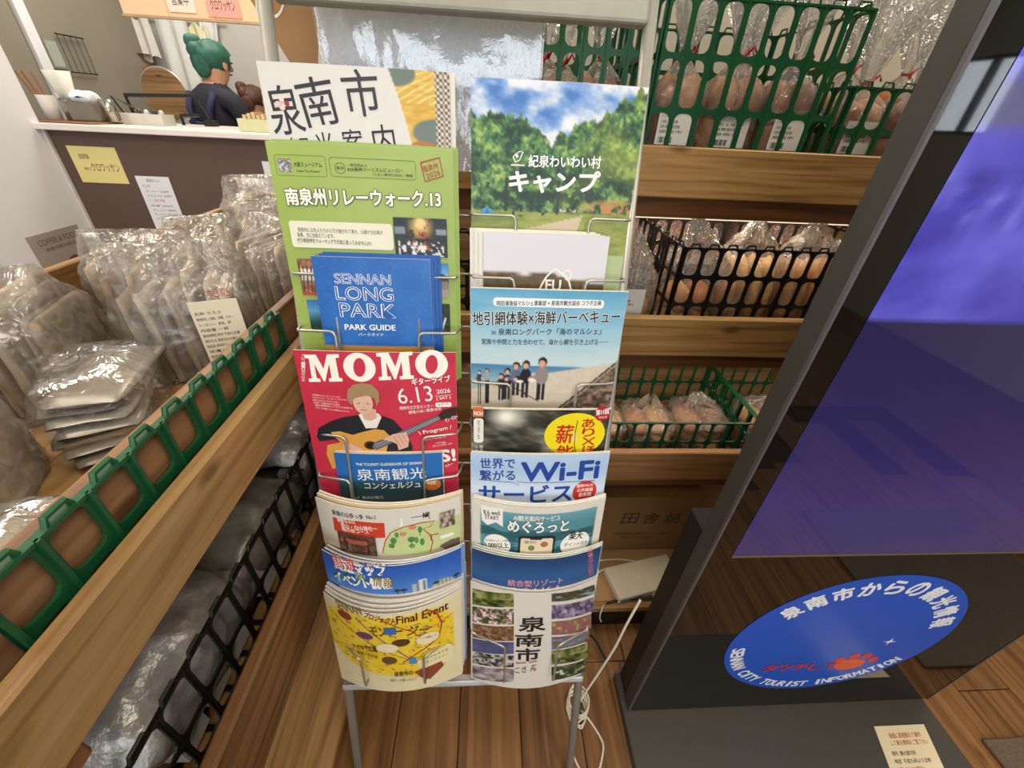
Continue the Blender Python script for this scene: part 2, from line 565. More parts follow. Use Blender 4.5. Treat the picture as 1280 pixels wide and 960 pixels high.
def P_darktree(x, y, W, H):
    u = x / W; v = y / H
    c = ramp(fbm(u * 8, v * 8, 6), '#0f1a12', '#2a3a24', '#54643c')
    return over(c, (np.abs(u - .75 + .5 * (v - .5)) < .05) * (v > .45), '#cfd4cc')


def P_brownhouse(x, y, W, H):
    u = x / W; v = y / H
    c = ramp(fbm(u * 5, v * 9, 7), '#5a3220', '#8a5a40', '#c0a890')
    c = over(c, rec(u, v, .1, .25, 1, .6), '#e2ddd4'); c = over(c, (np.abs(((u * 5 + v) % 1) - .5) < .16) * rec(u, v, 0, .2, 1, .95), '#54301f')
    return over(c, (v > .9).astype(float), '#b04a3a')


def P_teal(x, y, W, H):
    u = x / W; v = y / H
    c = ramp(v, '#2f6fb0', '#5a9ac4', '#1f4a4a', '#16302c')
    return over(c, (v > .35 + .5 * (1 - u)) * (fbm(u * 9, v * 9, 3) > .4), '#24443a')


def P_sunset(x, y, W, H):
    u = x / W; v = y / H
    return over(ramp(v, '#d99a3c', '#a86a24', '#3a2412'), ((fbm(u * 14, v * 4, 2) > .52) & (v > .3)).astype(float), '#3a2210')


def P_palesand(x, y, W, H):
    return ramp(fbm(x / 8, y / 4, 5) + .1, '#8a9aa0', '#c4c2b6', '#d8cfb8')


def P_parkbg(x, y, W, H):
    c = ramp(fbm(x / 30, y / 30, 3), '#1f5fb0', '#2a6cbc', '#3a7cc8')
    ln = np.abs(np.sin(fbm(x / 26, y / 26, 8, 3) * 26))
    c = over(c, (ln < .10) * .35, '#4f8cd0')
    return over(c, (y > 118).astype(float), P_sunset(x, np.clip((y - 118) / 60, 0, 1) * H, W, H))


def P_camp(x, y, W, H):
    sky = ramp(fbm(x / 30 + 1, y / 19, 1, 5) * 2.0 - .45, '#4a7cc4', '#86aadc', '#dde4ec', '#f0f1f0')
    f = fbm(x / 11, y / 10, 3, 5)
    f2 = fbm(x / 3.4, y / 3.4, 13, 3); tr = ramp(f * 1.5 + f2 * 1.1 - .85, '#16301c', '#2f5a34', '#5d8a48', '#a3bd66')
    warm = fbm(x / 40, y / 40, 9)
    tr = over(tr, np.clip((warm - .5) * 3, 0, .5) * (x > 80), '#b8c04a')
    ridge = 46 - 22 * np.clip((x - 110) / 100, 0, 1) ** .8 - 12 * ell(x, y * 0, 28, 0, 40, 1, 1.2) + 12 * np.exp(-((x - 92) / 22) ** 2) - 14 * (fbm(x / 9, y * 0, 4) - .5) * 2 - 26 * np.clip((x - 150) / 60, 0, 1)
    c = over(sky, np.clip((y - ridge) / 2, 0, 1), tr)
    c = over(c, np.clip((y - 75) / 35, 0, 1) * np.clip((137 - y) / 14, 0, 1) * (f < .5) * .6, '#1d3420')
    c = over(c, np.clip((x - 130) / 40, 0, 1) * np.clip((y - 118) / 10, 0, 1) * (f > .42), '#c08a4a')
    gr = ramp(fbm(x / 16, y / 4, 6), '#6a7a30', '#94a048', '#b4b060')
    c = over(c, np.clip((y - 137) / 2, 0, 1), gr)
    pth = np.abs(x - (142 - (y - 142) * 2.2)) < 2 + (y - 142) * 1.9
    c = over(c, (pth & (y > 141)).astype(float), '#cdbb9c')
    c = over(c, (vnoise(x / 3.2, y / 3.2, 4) > .66) * rec(x, y, 52, 131, 100, 144), '#20283a')
    c = over(c, (vnoise(x / 2.2, y / 6, 7) > .6) * rec(x, y, 90, 133, 140, 138), '#c8c4b4')
    c = over(c, ((x > 42) & (x < 45) & (y > 100) & (y < 139)).astype(float), '#2c2a1e')
    c = over(c, ((x > 108) & (x < 111) & (y > 100) & (y < 141)).astype(float), '#3a3424')
    return over(c, (y > 190).astype(float), '#b5c490')


def P_card(x, y, W, H):
    c = np.ones(x.shape + (3,)) * hx('#dcdbe0')
    line = 46 + 3.5 * fbm(x / 30, y * 0, 2) - 6 * np.exp(-((x - 85) / 20) ** 2) + x * .09 - 2
    g = ramp(fbm(x / 5, y / 5, 3), '#2c3318', '#54522a', '#7a5238', '#8e9a5a')
    return over(c, np.clip((y - line) / 1.5, 0, 1), g)


def P_beach(x, y, W, H):
    c = ramp(y / 130 + .25 * (fbm(x / 40, y / 14, 2) - .5), '#5ca5c9', '#93c4d8', '#bcd6dc', '#d8e2e0')
    hor = 107 + (x - 100) * 0.02
    c = over(c, np.clip((y - hor) / 1.2, 0, 1), ramp((y - hor) / 30, '#4580ac', '#6ba0bc', '#a8bcc0'))
    sand = 118 + np.abs(x - 60) * -0.02 - np.clip((x - 110) / 90, 0, 1) * 14
    c = over(c, np.clip((y - sand) / 2, 0, 1) * (x > 105 - (y - 112) * 3), ramp(fbm(x / 5, y / 5, 5), '#c9bda8', '#dcd2c0'))
    c = over(c, ((y > 150)).astype(float) * .6, '#c4b8a4')
    net = (y > 170 - (x - 140) * 0.95)
    c = over(c, (net & (x > 135)).astype(float), ramp(fbm(x / 7, y / 5, 6) * 1.5 - .3, '#3a2e28', '#7d6658', '#b9a592'))
    c = over(c, (np.abs(y - (170 - (x - 136) * .95)) < 2.2) * (x > 128), '#3a3230')
    folk = [(12, 119, 3.0, '#3a3f48', 52), (23, 116, 3.2, '#9aa2a8', 52), (43, 124, 4, '#2c2c30', 40), (52, 117, 5, '#26282e', 44), (64, 108, 5.6, '#5a6a86', 46), (78, 106, 6, '#1e1f24', 52), (101, 102, 7, '#948884', 60)]
    for (a, b, r, col, h) in folk:
        c = over(c, rec(x, y, a - r * .9, b + r * 4.2, a - r * .1, b + h) + rec(x, y, a + r * .1, b + r * 4.2, a + r * .9, b + h), '#23242a')
        c = over(c, ell(x, y, a, b + r * 2.9, r * 1.35, r * 2.0), col)
        c = over(c, ell(x, y, a - r * 1.6, b + r * 3.4, r * .9, r * .5), col)
        c = over(c, ell(x, y, a - r * 2.4, b + r * 3.8, r * .5, r * .45), '#d9a888')
        c = over(c, ell(x, y, a, b - r * .12, r * .92, r * 1.02), '#221c1a')
        c = over(c, ell(x, y, a - r * .08, b + r * .28, r * .68, r * .74), '#d8a98a')
        c = over(c, ell(x, y, a - r * .05, b + r * .55, r * .3, r * .1), '#f2ebe4')
    c = over(c, (np.abs(y - (134 + (x - 50) * .62)) < 1.0) * (x > 46) * (x < 100), '#3a3634')
    c = over(c, ell(x, y, 70, 132, 5, 2.6) + ell(x, y, 88, 130, 5, 3), '#eceae6')
    return c


def P_storm(x, y, W, H):
    f = fbm(x / 42 + y / 60, y / 15 - x / 70, 3, 5)
    c = ramp(f * 1.9 - .55, '#22231f', '#3c3c34', '#6b6a5c', '#a9a794')
    return over(c, ell(x, y, 50, 12, 20, 15, 1.4), '#f4f2e0')


def P_redbg(x, y, W, H):
    c = ramp(fbm(x / 60, y / 60, 3), '#c62e48', '#cc344c', '#d03c52')
    c = over(c, ell(x, y, 205, 5, 18, 12) * .3, '#a02038')
    return over(c, (np.abs(((x / 47) % 1) - .5) < .18) * ell(x, y, 90, 56, 70, 14) * .22, '#9a2038')


def P_blueguide(x, y, W, H):
    c = ramp(fbm(x / 60, y / 60, 3), '#2468b0', '#2c74bc')
    lower = ramp((y - 50) / 60 + .3 * fbm(x / 10, y / 5, 2), '#27566a', '#2e4a50', '#3a4a44')
    return over(c, np.clip((y - 46 - 4 * fbm(x / 14, y * 0, 5)) / 1.5, 0, 1), lower)


def P_hikebg(x, y, W, H):
    c = np.ones(x.shape + (3,)) * hx('#dfdacf')
    return over(c, np.clip((y - 56) / 20, 0, 1) * np.clip((70 - x) / 30, 0, 1), '#b9a68a')


def P_darkhouse(x, y, W, H):
    u = x / W; v = y / H
    c = ramp(fbm(u * 9, v * 5, 4), '#2a1e1a', '#5a4030', '#8a7260')
    c = over(c, (np.abs((u * 7 % 1) - .5) < .15) * rec(u, v, .1, .2, .9, .9), '#3a1a18')
    return over(c, rec(u, v, .05, .25, .9, .5) * (vnoise(u * 12, v * 6, 3) > .5), '#b05a4a')


def P_rocks(x, y, W, H):
    return ramp(fbm(x / W * 6, y / H * 5, 8) * 1.4 - .2, '#3a2e26', '#9a8878', '#e0d8ce')


def P_bayarea(x, y, W, H):
    c = ramp(y / 90, '#2458b4', '#3a74c8', '#6a9ad8')
    sk = 74 - 7 * (fbm(x / 7, y * 0, 4) - .4) - np.clip((x - 100) / 100, 0, 1) * 6
    c = over(c, np.clip((y - sk) / 1.2, 0, 1), ramp(fbm(x / 5, y / 5, 5), '#2a3640', '#5a6a6a', '#9aa09a'))
    c = over(c, rec(x, y, 150, 38, 163, 78), '#c9d2d6'); c = over(c, rec(x, y, 140, 46, 151, 78), '#aab6be')
    c = over(c, (np.abs((x / 2.4) % 1 - .5) < .2) * rec(x, y, 140, 42, 163, 78), '#70808c')
    c = over(c, ell(x, y, 186, 66, 17, 15) * (y < 72), '#b9b4a8')
    c = over(c, (np.abs((x / 3) % 1 - .5) < .15) * ell(x, y, 186, 66, 17, 15) * (y < 72), '#7d7a72')
    for a in (118, 128, 176, 206):
        c = over(c, rec(x, y, a - .8, 56, a + .8, 80) + ell(x, y, a, 55, 5, 3), '#26352c')
    return over(c, (y > 92).astype(float), '#1c2836')


def P_eventmap(x, y, W, H):
    c = ramp(fbm(x / 50, y / 40, 3), '#e2d6a6', '#eae0b8')
    e = np.maximum(ell(x, y, 100, 78, 108, 92, .12), ell(x, y, 150, 110, 60, 70, .12)) * (y > 10) * (x < 204)
    c = over(c, e, ramp(fbm(x / 16, y / 16, 7), '#e0b01c', '#eccb30', '#f2d95a'))
    c = over(c, (np.abs(y - (20 + x * .8)) < 1.4) * e, '#8a5a2a'); c = over(c, (np.abs(y - (115 - x * .35)) < 1.2) * e, '#b8752a')
    c = over(c, (vnoise(x / 5, y / 4, 12) > .86) * e, '#8a7a3a')
    c = over(c, (vnoise(x / 5, y / 4, 17) > .9) * e, '#7a5a6a')
    return c


def P_wifibg(x, y, W, H):
    return ramp(y / 60, '#b9d2ea', '#a9c6e4', '#cfdff0')


def P_lake(x, y, W, H):
    c = ramp(y / 80, '#7ab0bc', '#4a8a98', '#35707e')
    m1 = 26 + 16 * fbm(x / 32, y * 0, 3); m2 = 40 + 14 * fbm(x / 24 + 4, y * 0, 6)
    c = over(c, np.clip((y - m1) / 1.5, 0, 1), ramp(fbm(x / 12, y / 12, 4), '#4c8490', '#5e98a0'))
    c = over(c, np.clip((y - m2) / 1.5, 0, 1), ramp(fbm(x / 10, y / 10, 5), '#24565e', '#3a7078'))
    c = over(c, (y > 62) * (fbm(x / 20, y / 3, 8) > .5), '#5a97a4')
    brd = 1 - rec(x, y, 12, 12, W - 12, H - 12)
    return over(c, brd, '#dfdbd0')


def P_navy(x, y, W, H):
    return ramp(y / 90 + .2 * (fbm(x / 50, y / 30, 3) - .5), '#1f3f70', '#2f5f98', '#27406e')


def P_brbg(x, y, W, H):
    return np.ones(x.shape + (3,)) * hx('#dcd7cc')


def _pan(name, *cs, sx=7, sy=5, s=1, k=1.6):
    def fn(x, y, W, H):
        return ramp(fbm(x / W * sx, y / H * sy, s, 5) * k - (k - 1) / 2, *cs)
    globals()['P_' + name] = fn


_pan('garden', '#1c2a12', '#4a5e2a', '#8a8a4a', '#b8b49a', s=2)
_pan('lily', '#1f3018', '#3a4a28', '#5a5a3a', '#e8c4cc', '#f6e6e8', sx=14, sy=7, s=3)
_pan('crowd', '#8aa4be', '#a07a52', '#5a3a26', '#d0a070', sx=12, sy=5, s=4)
_pan('dusk', '#3a4a7a', '#5a5a86', '#7a6a80', sx=3, sy=3, s=5, k=1.0)
_pan('people', '#d8d4cc', '#b0aca4', '#2a2a2a', '#1c1c20', sx=10, sy=4, s=6, k=2.2)
_pan('mist', '#4a3a3e', '#6a5a5e', '#a09496', '#d8d2d0', sx=4, sy=3, s=7)
_pan('temple', '#8ab4d4', '#5a5a4a', '#3a3226', '#7a8a4a', sx=6, sy=5, s=8)
_pan('wisteria', '#3a3a4a', '#5a4a6a', '#8a7a9a', '#c8bcd0', sx=16, sy=4, s=9)
_pan('flowers', '#6a4a54', '#a0586a', '#7a6a4a', '#c8a878', sx=14, sy=4, s=10)
_pan('hills', '#9ab0c4', '#6a7a8a', '#7a6a5a', '#54543a', sx=6, sy=4, s=11)
_pan('tree', '#10180e', '#24341c', '#4a5a30', '#dfe4e0', sx=7, sy=5, s=12)
SPEC = {
 'top_white': [
  ('F','gold'),
  ('T','泉',6.7,70.3,44.1,66.1,47.3,'#37373b',0.004),
  ('T','南',44.3,61.5,84.6,54.4,46.3,'#37373b',0.004),
  ('T','市',92.6,48.6,132.5,45.0,44.3,'#3c3c40',0.004),
  ('T','観',22.8,96.0,46.8,93.8,24.2,'#262626',0.0),
  ('T','光',53.0,92.6,75.2,90.1,26.8,'#262626',0.0),
  ('T','案',85.0,89.7,109.0,87.2,28.5,'#262626',0),
  ('T','内',120.5,86.3,146.0,83.7,31.1,'#262626',0),
  ('E',16.3,38.6,3.3,2.4,'#e8c9c4'),
  ('E',20.5,42.8,3.1,2.1,'#e9d2cc'),
  ('E',21.1,35.0,2.8,2.1,'#f0dcd6'),
  ('E',26.3,38.4,2.7,2.6,'#b2303a'),
 ],
 'green': [
  ('F','greenbg'),
  ('B',7.5,13.2,66.0,34.8,'#6f8f3c',3.5),
  ('I',10.7,17.1,25.9,31.1,'icon'),
  ('T','大阪ミュージアム',28.7,25.3,61.3,24.9,5.2,'#262626',0.01),
  ('T','Osaka "The Museum"',30.9,30.6,59.1,30.4,2.6,'#262626',0),
  ('B',70.3,13.9,169.8,33.8,'#6f8f3c',3.5),
  ('B',76.1,19.4,88.1,30.3,'#5d7a30',5.6),
  ('T','泉州',77.4,26.6,86.3,26.5,3.8,'#262626',0),
  ('T','一般社団法人',90.2,22.6,113.6,22.6,3.3,'#262626',0),
  ('T','KIX泉州ツーリズムビューロー',90.8,27.8,155.0,26.5,4.3,'#262626',0.01),
  ('T','（うまい泉州ひねは）/後援',119.1,31.6,166.1,31.0,3.3,'#262626',0),
  ('L',[(176.0,14.9),(198.1,8.9),(202.2,27.9),(180.2,35.0),(176.0,14.9)],1.6,'#b4493a'),
  ('T','南泉州',179.6,25.4,196.9,19.8,6.7,'#b4493a',0.012),
  ('T','2026',183.0,32.2,199.3,26.6,5.8,'#b4493a',0.012),
  ('T','南泉州リレーウォーク.13',13.3,66.7,198.0,62.7,18.5,'#4d5320',0.1),
  ('T','南泉州リレーウォーク.13',13.3,66.7,198.0,62.7,18.5,'#fbf8ea',0.04),
  ('RR',10.9,84.3,137.1,115.7,'#ece9d2',4.0),
  ('T','南泉州には先人たちから引き継がれて来た、山頭や文化等が',20.7,97.1,124.6,97.7,5.3,'#262626',0.004),
  ('T','長寿、方に出会えています。',19.0,103.3,64.6,103.7,5.5,'#262626',0.004),
  ('T','ぜひ南泉州をウォーキングで元気に巡ってみませんか!!',17.8,109.7,109.2,111.2,5.6,'#262626',0.004),
  ('I',138.8,76.1,204.6,122.9,'festival'),
  ('T','夫婦松',179.9,127.9,189.8,127.9,3.4,'#262626',0),
  ('I',175.5,129.9,205.1,175.0,'house'),
  ('T','太鼓台',178.5,181.7,188.8,181.8,3.4,'#262626',0),
  ('I',179.2,183.9,205.5,227.4,'darktree'),
  ('I',12.8,129.4,37.8,176.3,'brownhouse'),
  ('I',15.9,182.7,41.7,227.6,'teal'),
  ('I',36.5,241.4,96.6,255.6,'sunset'),
  ('I',96.6,240.9,151.0,254.5,'palesand'),
  ('RR',24.6,238.2,38.6,252.3,'#a9b552',0.5),
  ('RR',181.2,237.5,194.6,249.5,'#a9b552',0.5),
 ],
 'parkguide': [
  ('F','parkbg'),
  ('T','SENNAN',25.6,33.5,96.6,33.5,12.8,'#f4f7fa',0.05),
  ('T','SENNAN',25.6,33.5,96.6,33.5,12.8,'#2a62b0',-0.012),
  ('T','LONG',24.8,54.6,98.2,54.8,17.2,'#f4f7fa',0.05),
  ('T','LONG',24.8,54.6,98.2,54.8,17.2,'#2a62b0',-0.012),
  ('T','PARK',26.9,77.0,99.2,77.4,17.9,'#f4f7fa',0.05),
  ('T','PARK',26.9,77.0,99.2,77.4,17.9,'#2a62b0',-0.012),
  ('T','PARK GUIDE',30.3,95.4,97.7,95.2,7.7,'#ffffff',0.04),
  ('T','パークガイド',47.3,104.0,80.6,103.9,4.5,'#ffffff',0.005),
 ],
 'camp': [
  ('F','camp'),
  ('T','紀泉わいわい村',70.7,87.6,160.5,85.5,13.1,'#fbfdf8',0.028),
  ('T','キャンプ',48.2,116.3,161.6,113.1,23.7,'#fbfdf8',0.05),
  ('L',[(51.1,77.6),(54.1,82.8),(59.2,80.7),(63.1,71.8),(58.8,71.4),(53.7,74.8),(51.1,77.6)],1.2,'#f4f2ea'),
  ('L',[(49.0,86.2),(65.6,86.1)],1.5,'#f4f2ea'),
  ('E',55.9,76.3,1.6,1.9,'#f4f2ea'),
  ('P',[(10.6,143.3),(13.7,137.2),(20.1,134.4),(25.9,136.8),(28.5,142.6)],'#4f9fc4'),
  ('P',[(17.9,143.0),(20.1,135.0),(24.0,142.8)],'#357fa8'),
 ],
 'whitestack': [
  ('F','card'),
  ('L',[(75.7,71.8),(79.2,63.3),(84.6,53.2),(95.4,42.4),(106.2,49.3),(115.6,59.0),(119.6,70.7)],2.4,'#f4f2ea'),
  ('L',[(106.5,52.6),(107.5,46.0),(113.4,43.9),(117.9,48.3),(116.7,55.6),(111.3,56.4),(111.4,50.8)],2.0,'#f4f2ea'),
  ('T','FU',84.3,71.6,104.8,71.4,14.2,'#f4f2ea',0.04),
 ],
 'bbq': [
  ('F','beach'),
  ('RR',29.7,11.3,177.7,23.0,'#f3f6f4',4.5),
  ('T','岡田浦漁協マルシェ事業部 × 泉南市観光協会 コラボ企画',34.4,22.5,173.5,18.5,6.8,'#2a3442',0.02),
  ('T','地引網体験×海鮮バーベキュー',3.1,50.1,202.8,42.5,18.8,'#f0f5f4',0.06),
  ('T','地引網体験×海鮮バーベキュー',3.1,50.1,202.8,42.5,18.8,'#252428',0.02),
  ('T','in 泉南ロングパーク「海のマルシェ」',28.5,63.2,179.1,59.1,9.4,'#2a3038',0.008),
  ('T','家族や仲間と力を合わせて、海から網を引き上げる──',14.9,76.9,191.7,74.0,8.5,'#33404c',0.004),
 ],
 'yellow11': [
  ('F','storm'),
  ('E',152.6,42.2,45.7,37.3,'#f1dc1c'),
  ('V','あり✕ほ',169.8,14.3,177.5,77.2,18.6,'#c42a28'),
  ('V','薪能',136.1,23.1,142.8,93.1,25.6,'#c42a28'),
  ('V','能楽',152.1,37.4,153.8,53.5,6.7,'#f6f2e4'),
  ('L',[(154.3,17.1),(152.6,37.4),(153.6,60.0),(158.4,78.3)],1.1,'#3b2f12'),
  ('E',189.7,6.4,12.0,12.1,'#b3222c'),
  ('T','第11回',180.7,9.3,199.2,6.6,9.2,'#f4f2ea',0.04),
  ('T','特別公演',185.3,14.6,197.4,13.4,3.7,'#f4f2ea',0.01),
  ('RR',2.3,-2.8,17.4,13.1,'#d36f35',0.4),
  ('T','NOH',3.9,10.3,16.4,10.7,6.6,'#f4f2ea',0.03),
  ('RR',3.5,15.1,17.7,56.7,'#eceae2',4.5),
  ('V','野外公演のご案内',10.7,19.1,10.8,51.2,3.7,'#262626'),
  ('V','公演日',7.6,61.0,7.6,78.1,4.4,'#f4f2ea'),
  ('V','開演時',14.6,60.7,14.7,77.8,4.4,'#f4f2ea'),
 ],
 'momo': [
  ('F','redbg'),
  ('MOMO',14.1,46.3,203.1,36.0,39.9),
  ('T','ギターライブ',153.7,48.3,205.9,43.4,10.0,'#c0304a',0.09),
  ('T','ギターライブ',153.7,48.3,205.9,43.4,10.0,'#fdf7ee',0.03),
  ('T','6.13',134.1,77.5,181.1,72.8,24.1,'#f4f2ea',0.0),
  ('T','2026',186.6,61.8,205.5,60.0,6.3,'#f4f2ea',0.03),
  ('L',[(183.7,65.3),(206.7,63.2)],0.5,'#f4f2ea'),
  ('T','( SAT )',186.2,72.9,205.7,71.1,6.4,'#f4f2ea',0.02),
  ('T','岡崎市立文化センター',134.4,86.9,180.6,83.4,5.9,'#f4f2ea',0.01),
  ('RR',183.9,75.5,206.3,82.9,'#f4f2ea',2.5),
  ('T','大ホール',187.4,81.2,202.9,79.9,4.5,'#b3304a',0.01),
  ('T','開場17:30 / 開演18:00',146.7,93.6,191.8,87.9,5.4,'#f4f2ea',0.01),
  ('V','デビュー10周年記念',14.1,4.7,6.7,45.3,5.1,'#f4f2ea'),
  ('T','大学在学中からコンサートシリーズに',15.2,66.5,53.7,68.9,2.8,'#f4f2ea',0),
  ('T','ソロギタリスト・シンガーソングライター',15.0,70.5,63.8,73.2,2.8,'#f4f2ea',0),
  ('T','近年ではラジオやＣＭに',14.8,74.6,50.5,77.1,2.9,'#f4f2ea',0),
  ('T','出演し全国各地で公演を',15.7,78.6,52.0,81.1,2.9,'#f4f2ea',0),
  ('T','待望の故郷凱旋ライブがついに実現する',16.6,82.6,68.8,85.9,2.9,'#f4f2ea',0),
  ('T','ギターの名曲とともにお楽しみください',16.9,86.7,64.0,91.3,3.0,'#f4f2ea',0),
  ('P',[(10.8,133.7),(15.1,119.4),(35.3,106.8),(54.6,99.4),(75.8,95.2),(83.7,116.8),(99.4,116.6),(109.1,95.9),(123.9,102.8),(138.0,122.9),(147.8,148.5),(146.5,161.6),(113.6,162.8),(76.0,161.5),(36.0,137.1),(13.6,141.5)],'#23252b'),
  ('P',[(76.0,94.3),(83.7,116.8),(99.4,116.0),(107.6,98.3),(104.4,92.3),(89.5,88.1)],'#ece6e0'),
  ('P',[(79.8,83.9),(101.3,85.0),(101.2,98.4),(92.8,104.5),(82.8,101.6)],'#d9ab94'),
  ('E',84.5,75.6,13.5,17.5,'#e2b8a2'),
  ('P',[(63.6,66.9),(66.1,55.5),(74.1,47.5),(86.9,44.4),(100.2,46.9),(107.8,57.5),(107.6,71.8),(102.5,80.6),(101.6,69.0),(92.1,64.0),(79.3,66.5),(72.6,69.5),(68.8,79.7),(65.4,76.1)],'#a5875f'),
  ('L',[(75.5,77.0),(80.7,75.7)],1.0,'#5a4030'),
  ('L',[(88.3,76.1),(93.2,77.2)],1.0,'#5a4030'),
  ('L',[(79.5,86.2),(89.1,86.6)],1.2,'#b0605a'),
  ('L',[(84.2,78.5),(84.0,82.6)],0.8,'#c29480'),
  ('P',[(32.5,124.7),(46.2,122.6),(64.0,128.2),(77.7,123.1),(96.7,117.6),(109.5,119.6),(117.7,130.6),(112.5,144.9),(108.3,161.1),(102.1,170.4),(63.1,178.4),(25.4,190.3),(20.5,163.8),(24.2,147.3),(43.5,141.5)],'#d9a04a'),
  ('E',87.7,145.7,9.5,7.5,'#5a3a1c'),
  ('E',87.7,145.7,6.5,5.2,'#1d1712'),
  ('P',[(89.5,148.2),(93.8,140.2),(187.7,94.8),(191.3,101.9),(95.6,154.0)],'#6a6a72'),
  ('P',[(186.3,96.2),(194.4,87.4),(212.7,82.7),(216.5,88.3),(209.7,100.2),(191.2,104.1)],'#3a2a22'),
  ('L',[(93.9,145.0),(188.8,98.5)],0.5,'#d8d8d8'),
  ('L',[(94.8,148.8),(189.3,100.9)],0.5,'#d8d8d8'),
  ('P',[(105.4,135.3),(122.0,125.9),(140.6,122.9),(143.9,135.6),(141.4,148.4),(127.7,154.0),(125.9,143.3),(118.3,138.5)],'#e0b49c'),
  ('L',[(121.6,130.6),(131.3,148.2)],1.5,'#c6937c'),
  ('L',[(128.4,127.5),(136.8,145.7)],1.5,'#c6937c'),
  ('L',[(134.6,126.0),(140.8,141.9)],1.5,'#c6937c'),
  ('P',[(45.8,144.6),(59.5,142.5),(74.4,151.7),(79.1,157.5),(65.1,161.7),(49.6,155.8)],'#dcae96'),
  ('T','\\ Program /',159.1,129.6,206.6,120.4,8.1,'#f4f2ea',0.02),
  ('T','アルハンブラの想い出',163.3,138.6,196.9,133.6,3.2,'#f4f2ea',0),
  ('T','禁じられた遊び  ほか',177.5,149.6,206.0,146.1,3.3,'#f4f2ea',0),
  ('T','サプライズ曲も',181.7,144.8,196.6,143.0,3.3,'#f4f2ea',0),
  ('T','S!',188.7,176.9,210.0,175.6,20.9,'#f4f2ea',0.07),
  ('T','くっ!ー',188.2,189.9,206.4,184.9,6.9,'#f4f2ea',0.02),
  ('T','オン・ギター',197.7,107.4,215.5,101.1,6.7,'#f4f2ea',0.02),
 ],
 'concierge': [
  ('F','blueguide'),
  ('T','THE TOURIST GUIDEBOOK OF SENNAN',30.9,21.6,130.8,18.9,4.7,'#f4f2ea',0.02),
  ('T','泉南観光',30.3,48.8,133.5,45.5,21.3,'#f4f2ea',0.006),
  ('T','コンシェルジュ',39.6,64.5,124.4,61.8,12.0,'#f4f2ea',0.02),
  ('E',141.2,58.1,13.2,11.3,'#e07b32'),
  ('T','FREE',130.7,57.9,147.3,57.9,6.4,'#f4f2ea',0.03),
  ('T','Vol.7  泉州の魅力',14.9,86.2,65.8,82.8,5.9,'#d5dfe0',0),
  ('T','インバウンドからリゾート時代へ',15.8,95.0,115.6,93.3,5.1,'#9fb6bb',0),
 ],
 'hike': [
  ('F','hikebg'),
  ('T','泉南の山歩っ歩  No.1',27.9,21.5,94.6,18.1,9.7,'#262626',0.02),
  ('P',[(27.0,26.6),(68.0,23.7),(106.5,24.0),(105.3,52.8),(67.2,55.8),(25.8,53.4)],'#d2432c'),
  ('T','神聖なる山',34.9,33.9,63.1,29.9,8.3,'#f4f2ea',0.02),
  ('T','雲山・白山神社〜',39.6,42.2,95.5,39.9,9.1,'#f4f2ea',0.02),
  ('T','梅の谷コース',40.0,49.2,82.0,47.2,8.4,'#f4f2ea',0.02),
  ('P',[(98.8,85.3),(105.1,55.0),(119.1,35.5),(144.7,30.2),(179.3,32.4),(211.7,33.7),(214.3,85.9),(166.9,94.1),(127.8,88.4)],'#c6d393'),
  ('L',[(98.3,83.9),(104.6,59.6),(113.7,42.7),(131.9,33.8),(157.3,30.0),(176.1,32.1),(169.4,41.1),(159.1,42.5),(168.0,56.6),(171.8,72.9),(166.9,93.1)],1.6,'#c23a2c'),
  ('E',142.1,59.9,5.7,5.5,'#4d8f4a'),
  ('E',155.0,42.8,3.1,6.2,'#4d8f4a'),
  ('E',116.4,59.1,4.5,6.3,'#4d8f4a'),
  ('E',149.0,62.8,2.9,6.4,'#5a9a4a'),
  ('E',156.8,68.0,3.2,7.3,'#4d8f4a'),
  ('E',141.9,72.8,4.5,4.6,'#6aa552'),
  ('E',113.0,69.1,4.5,4.7,'#4d8f4a'),
  ('E',121.9,47.8,2.9,5.4,'#5a9a4a'),
  ('L',[(142.1,59.9),(141.2,73.6)],1.0,'#6b4a2c'),
  ('L',[(154.9,44.6),(154.3,54.9)],0.9,'#6b4a2c'),
  ('L',[(116.3,60.9),(115.2,73.8)],0.9,'#6b4a2c'),
  ('P',[(128.9,15.9),(132.7,15.5),(132.0,32.4),(128.2,32.4)],'#f4f2ea'),
  ('E',131.0,46.6,5.0,4.0,'#d98a72'),
  ('E',145.0,36.0,5.6,3.9,'#d98a72'),
  ('L',[(144.1,17.0),(165.8,16.5),(170.1,25.7)],0.9,'#3d5a3a'),
  ('P',[(161.0,18.7),(165.6,13.9),(169.0,21.0)],'#2e4a2e'),
  ('RR',182.6,64.3,202.2,71.7,'#f4f2ea',1.0),
  ('T','№',160.3,20.7,169.0,21.0,9.4,'#262626',0.02),
  ('L',[(169.7,68.8),(170.2,57.4),(179.8,59.0)],1.9,'#aa3333'),
  ('I',31.5,51.2,90.6,90.4,'darkhouse'),
  ('I',182.5,19.3,204.3,50.0,'rocks'),
  ('P',[(180.5,84.8),(197.4,78.9),(210.9,80.2),(210.6,99.6),(193.4,100.4)],'#6d5d50'),
 ],
 'map': [
  ('F','bayarea'),
  ('T','大阪・泉南ベイエリア',23.7,7.0,100.2,2.6,12.8,'#f4f2ea',0.05),
  ('T','大阪・泉南ベイエリア',23.7,7.0,100.2,2.6,12.8,'#cf3b35',0.0),
  ('T','周遊マップ',22.4,25.2,107.3,20.2,25.0,'#f7f4ee',0.07),
  ('T','周遊',22.4,25.2,62.5,16.2,26.0,'#c8433c',0.012),
  ('T','マップ',64.6,16.1,107.3,20.2,24.6,'#2d5fae',0.012),
  ('T','&',59.9,34.9,74.8,31.0,15.5,'#f7f4ee',0.08),
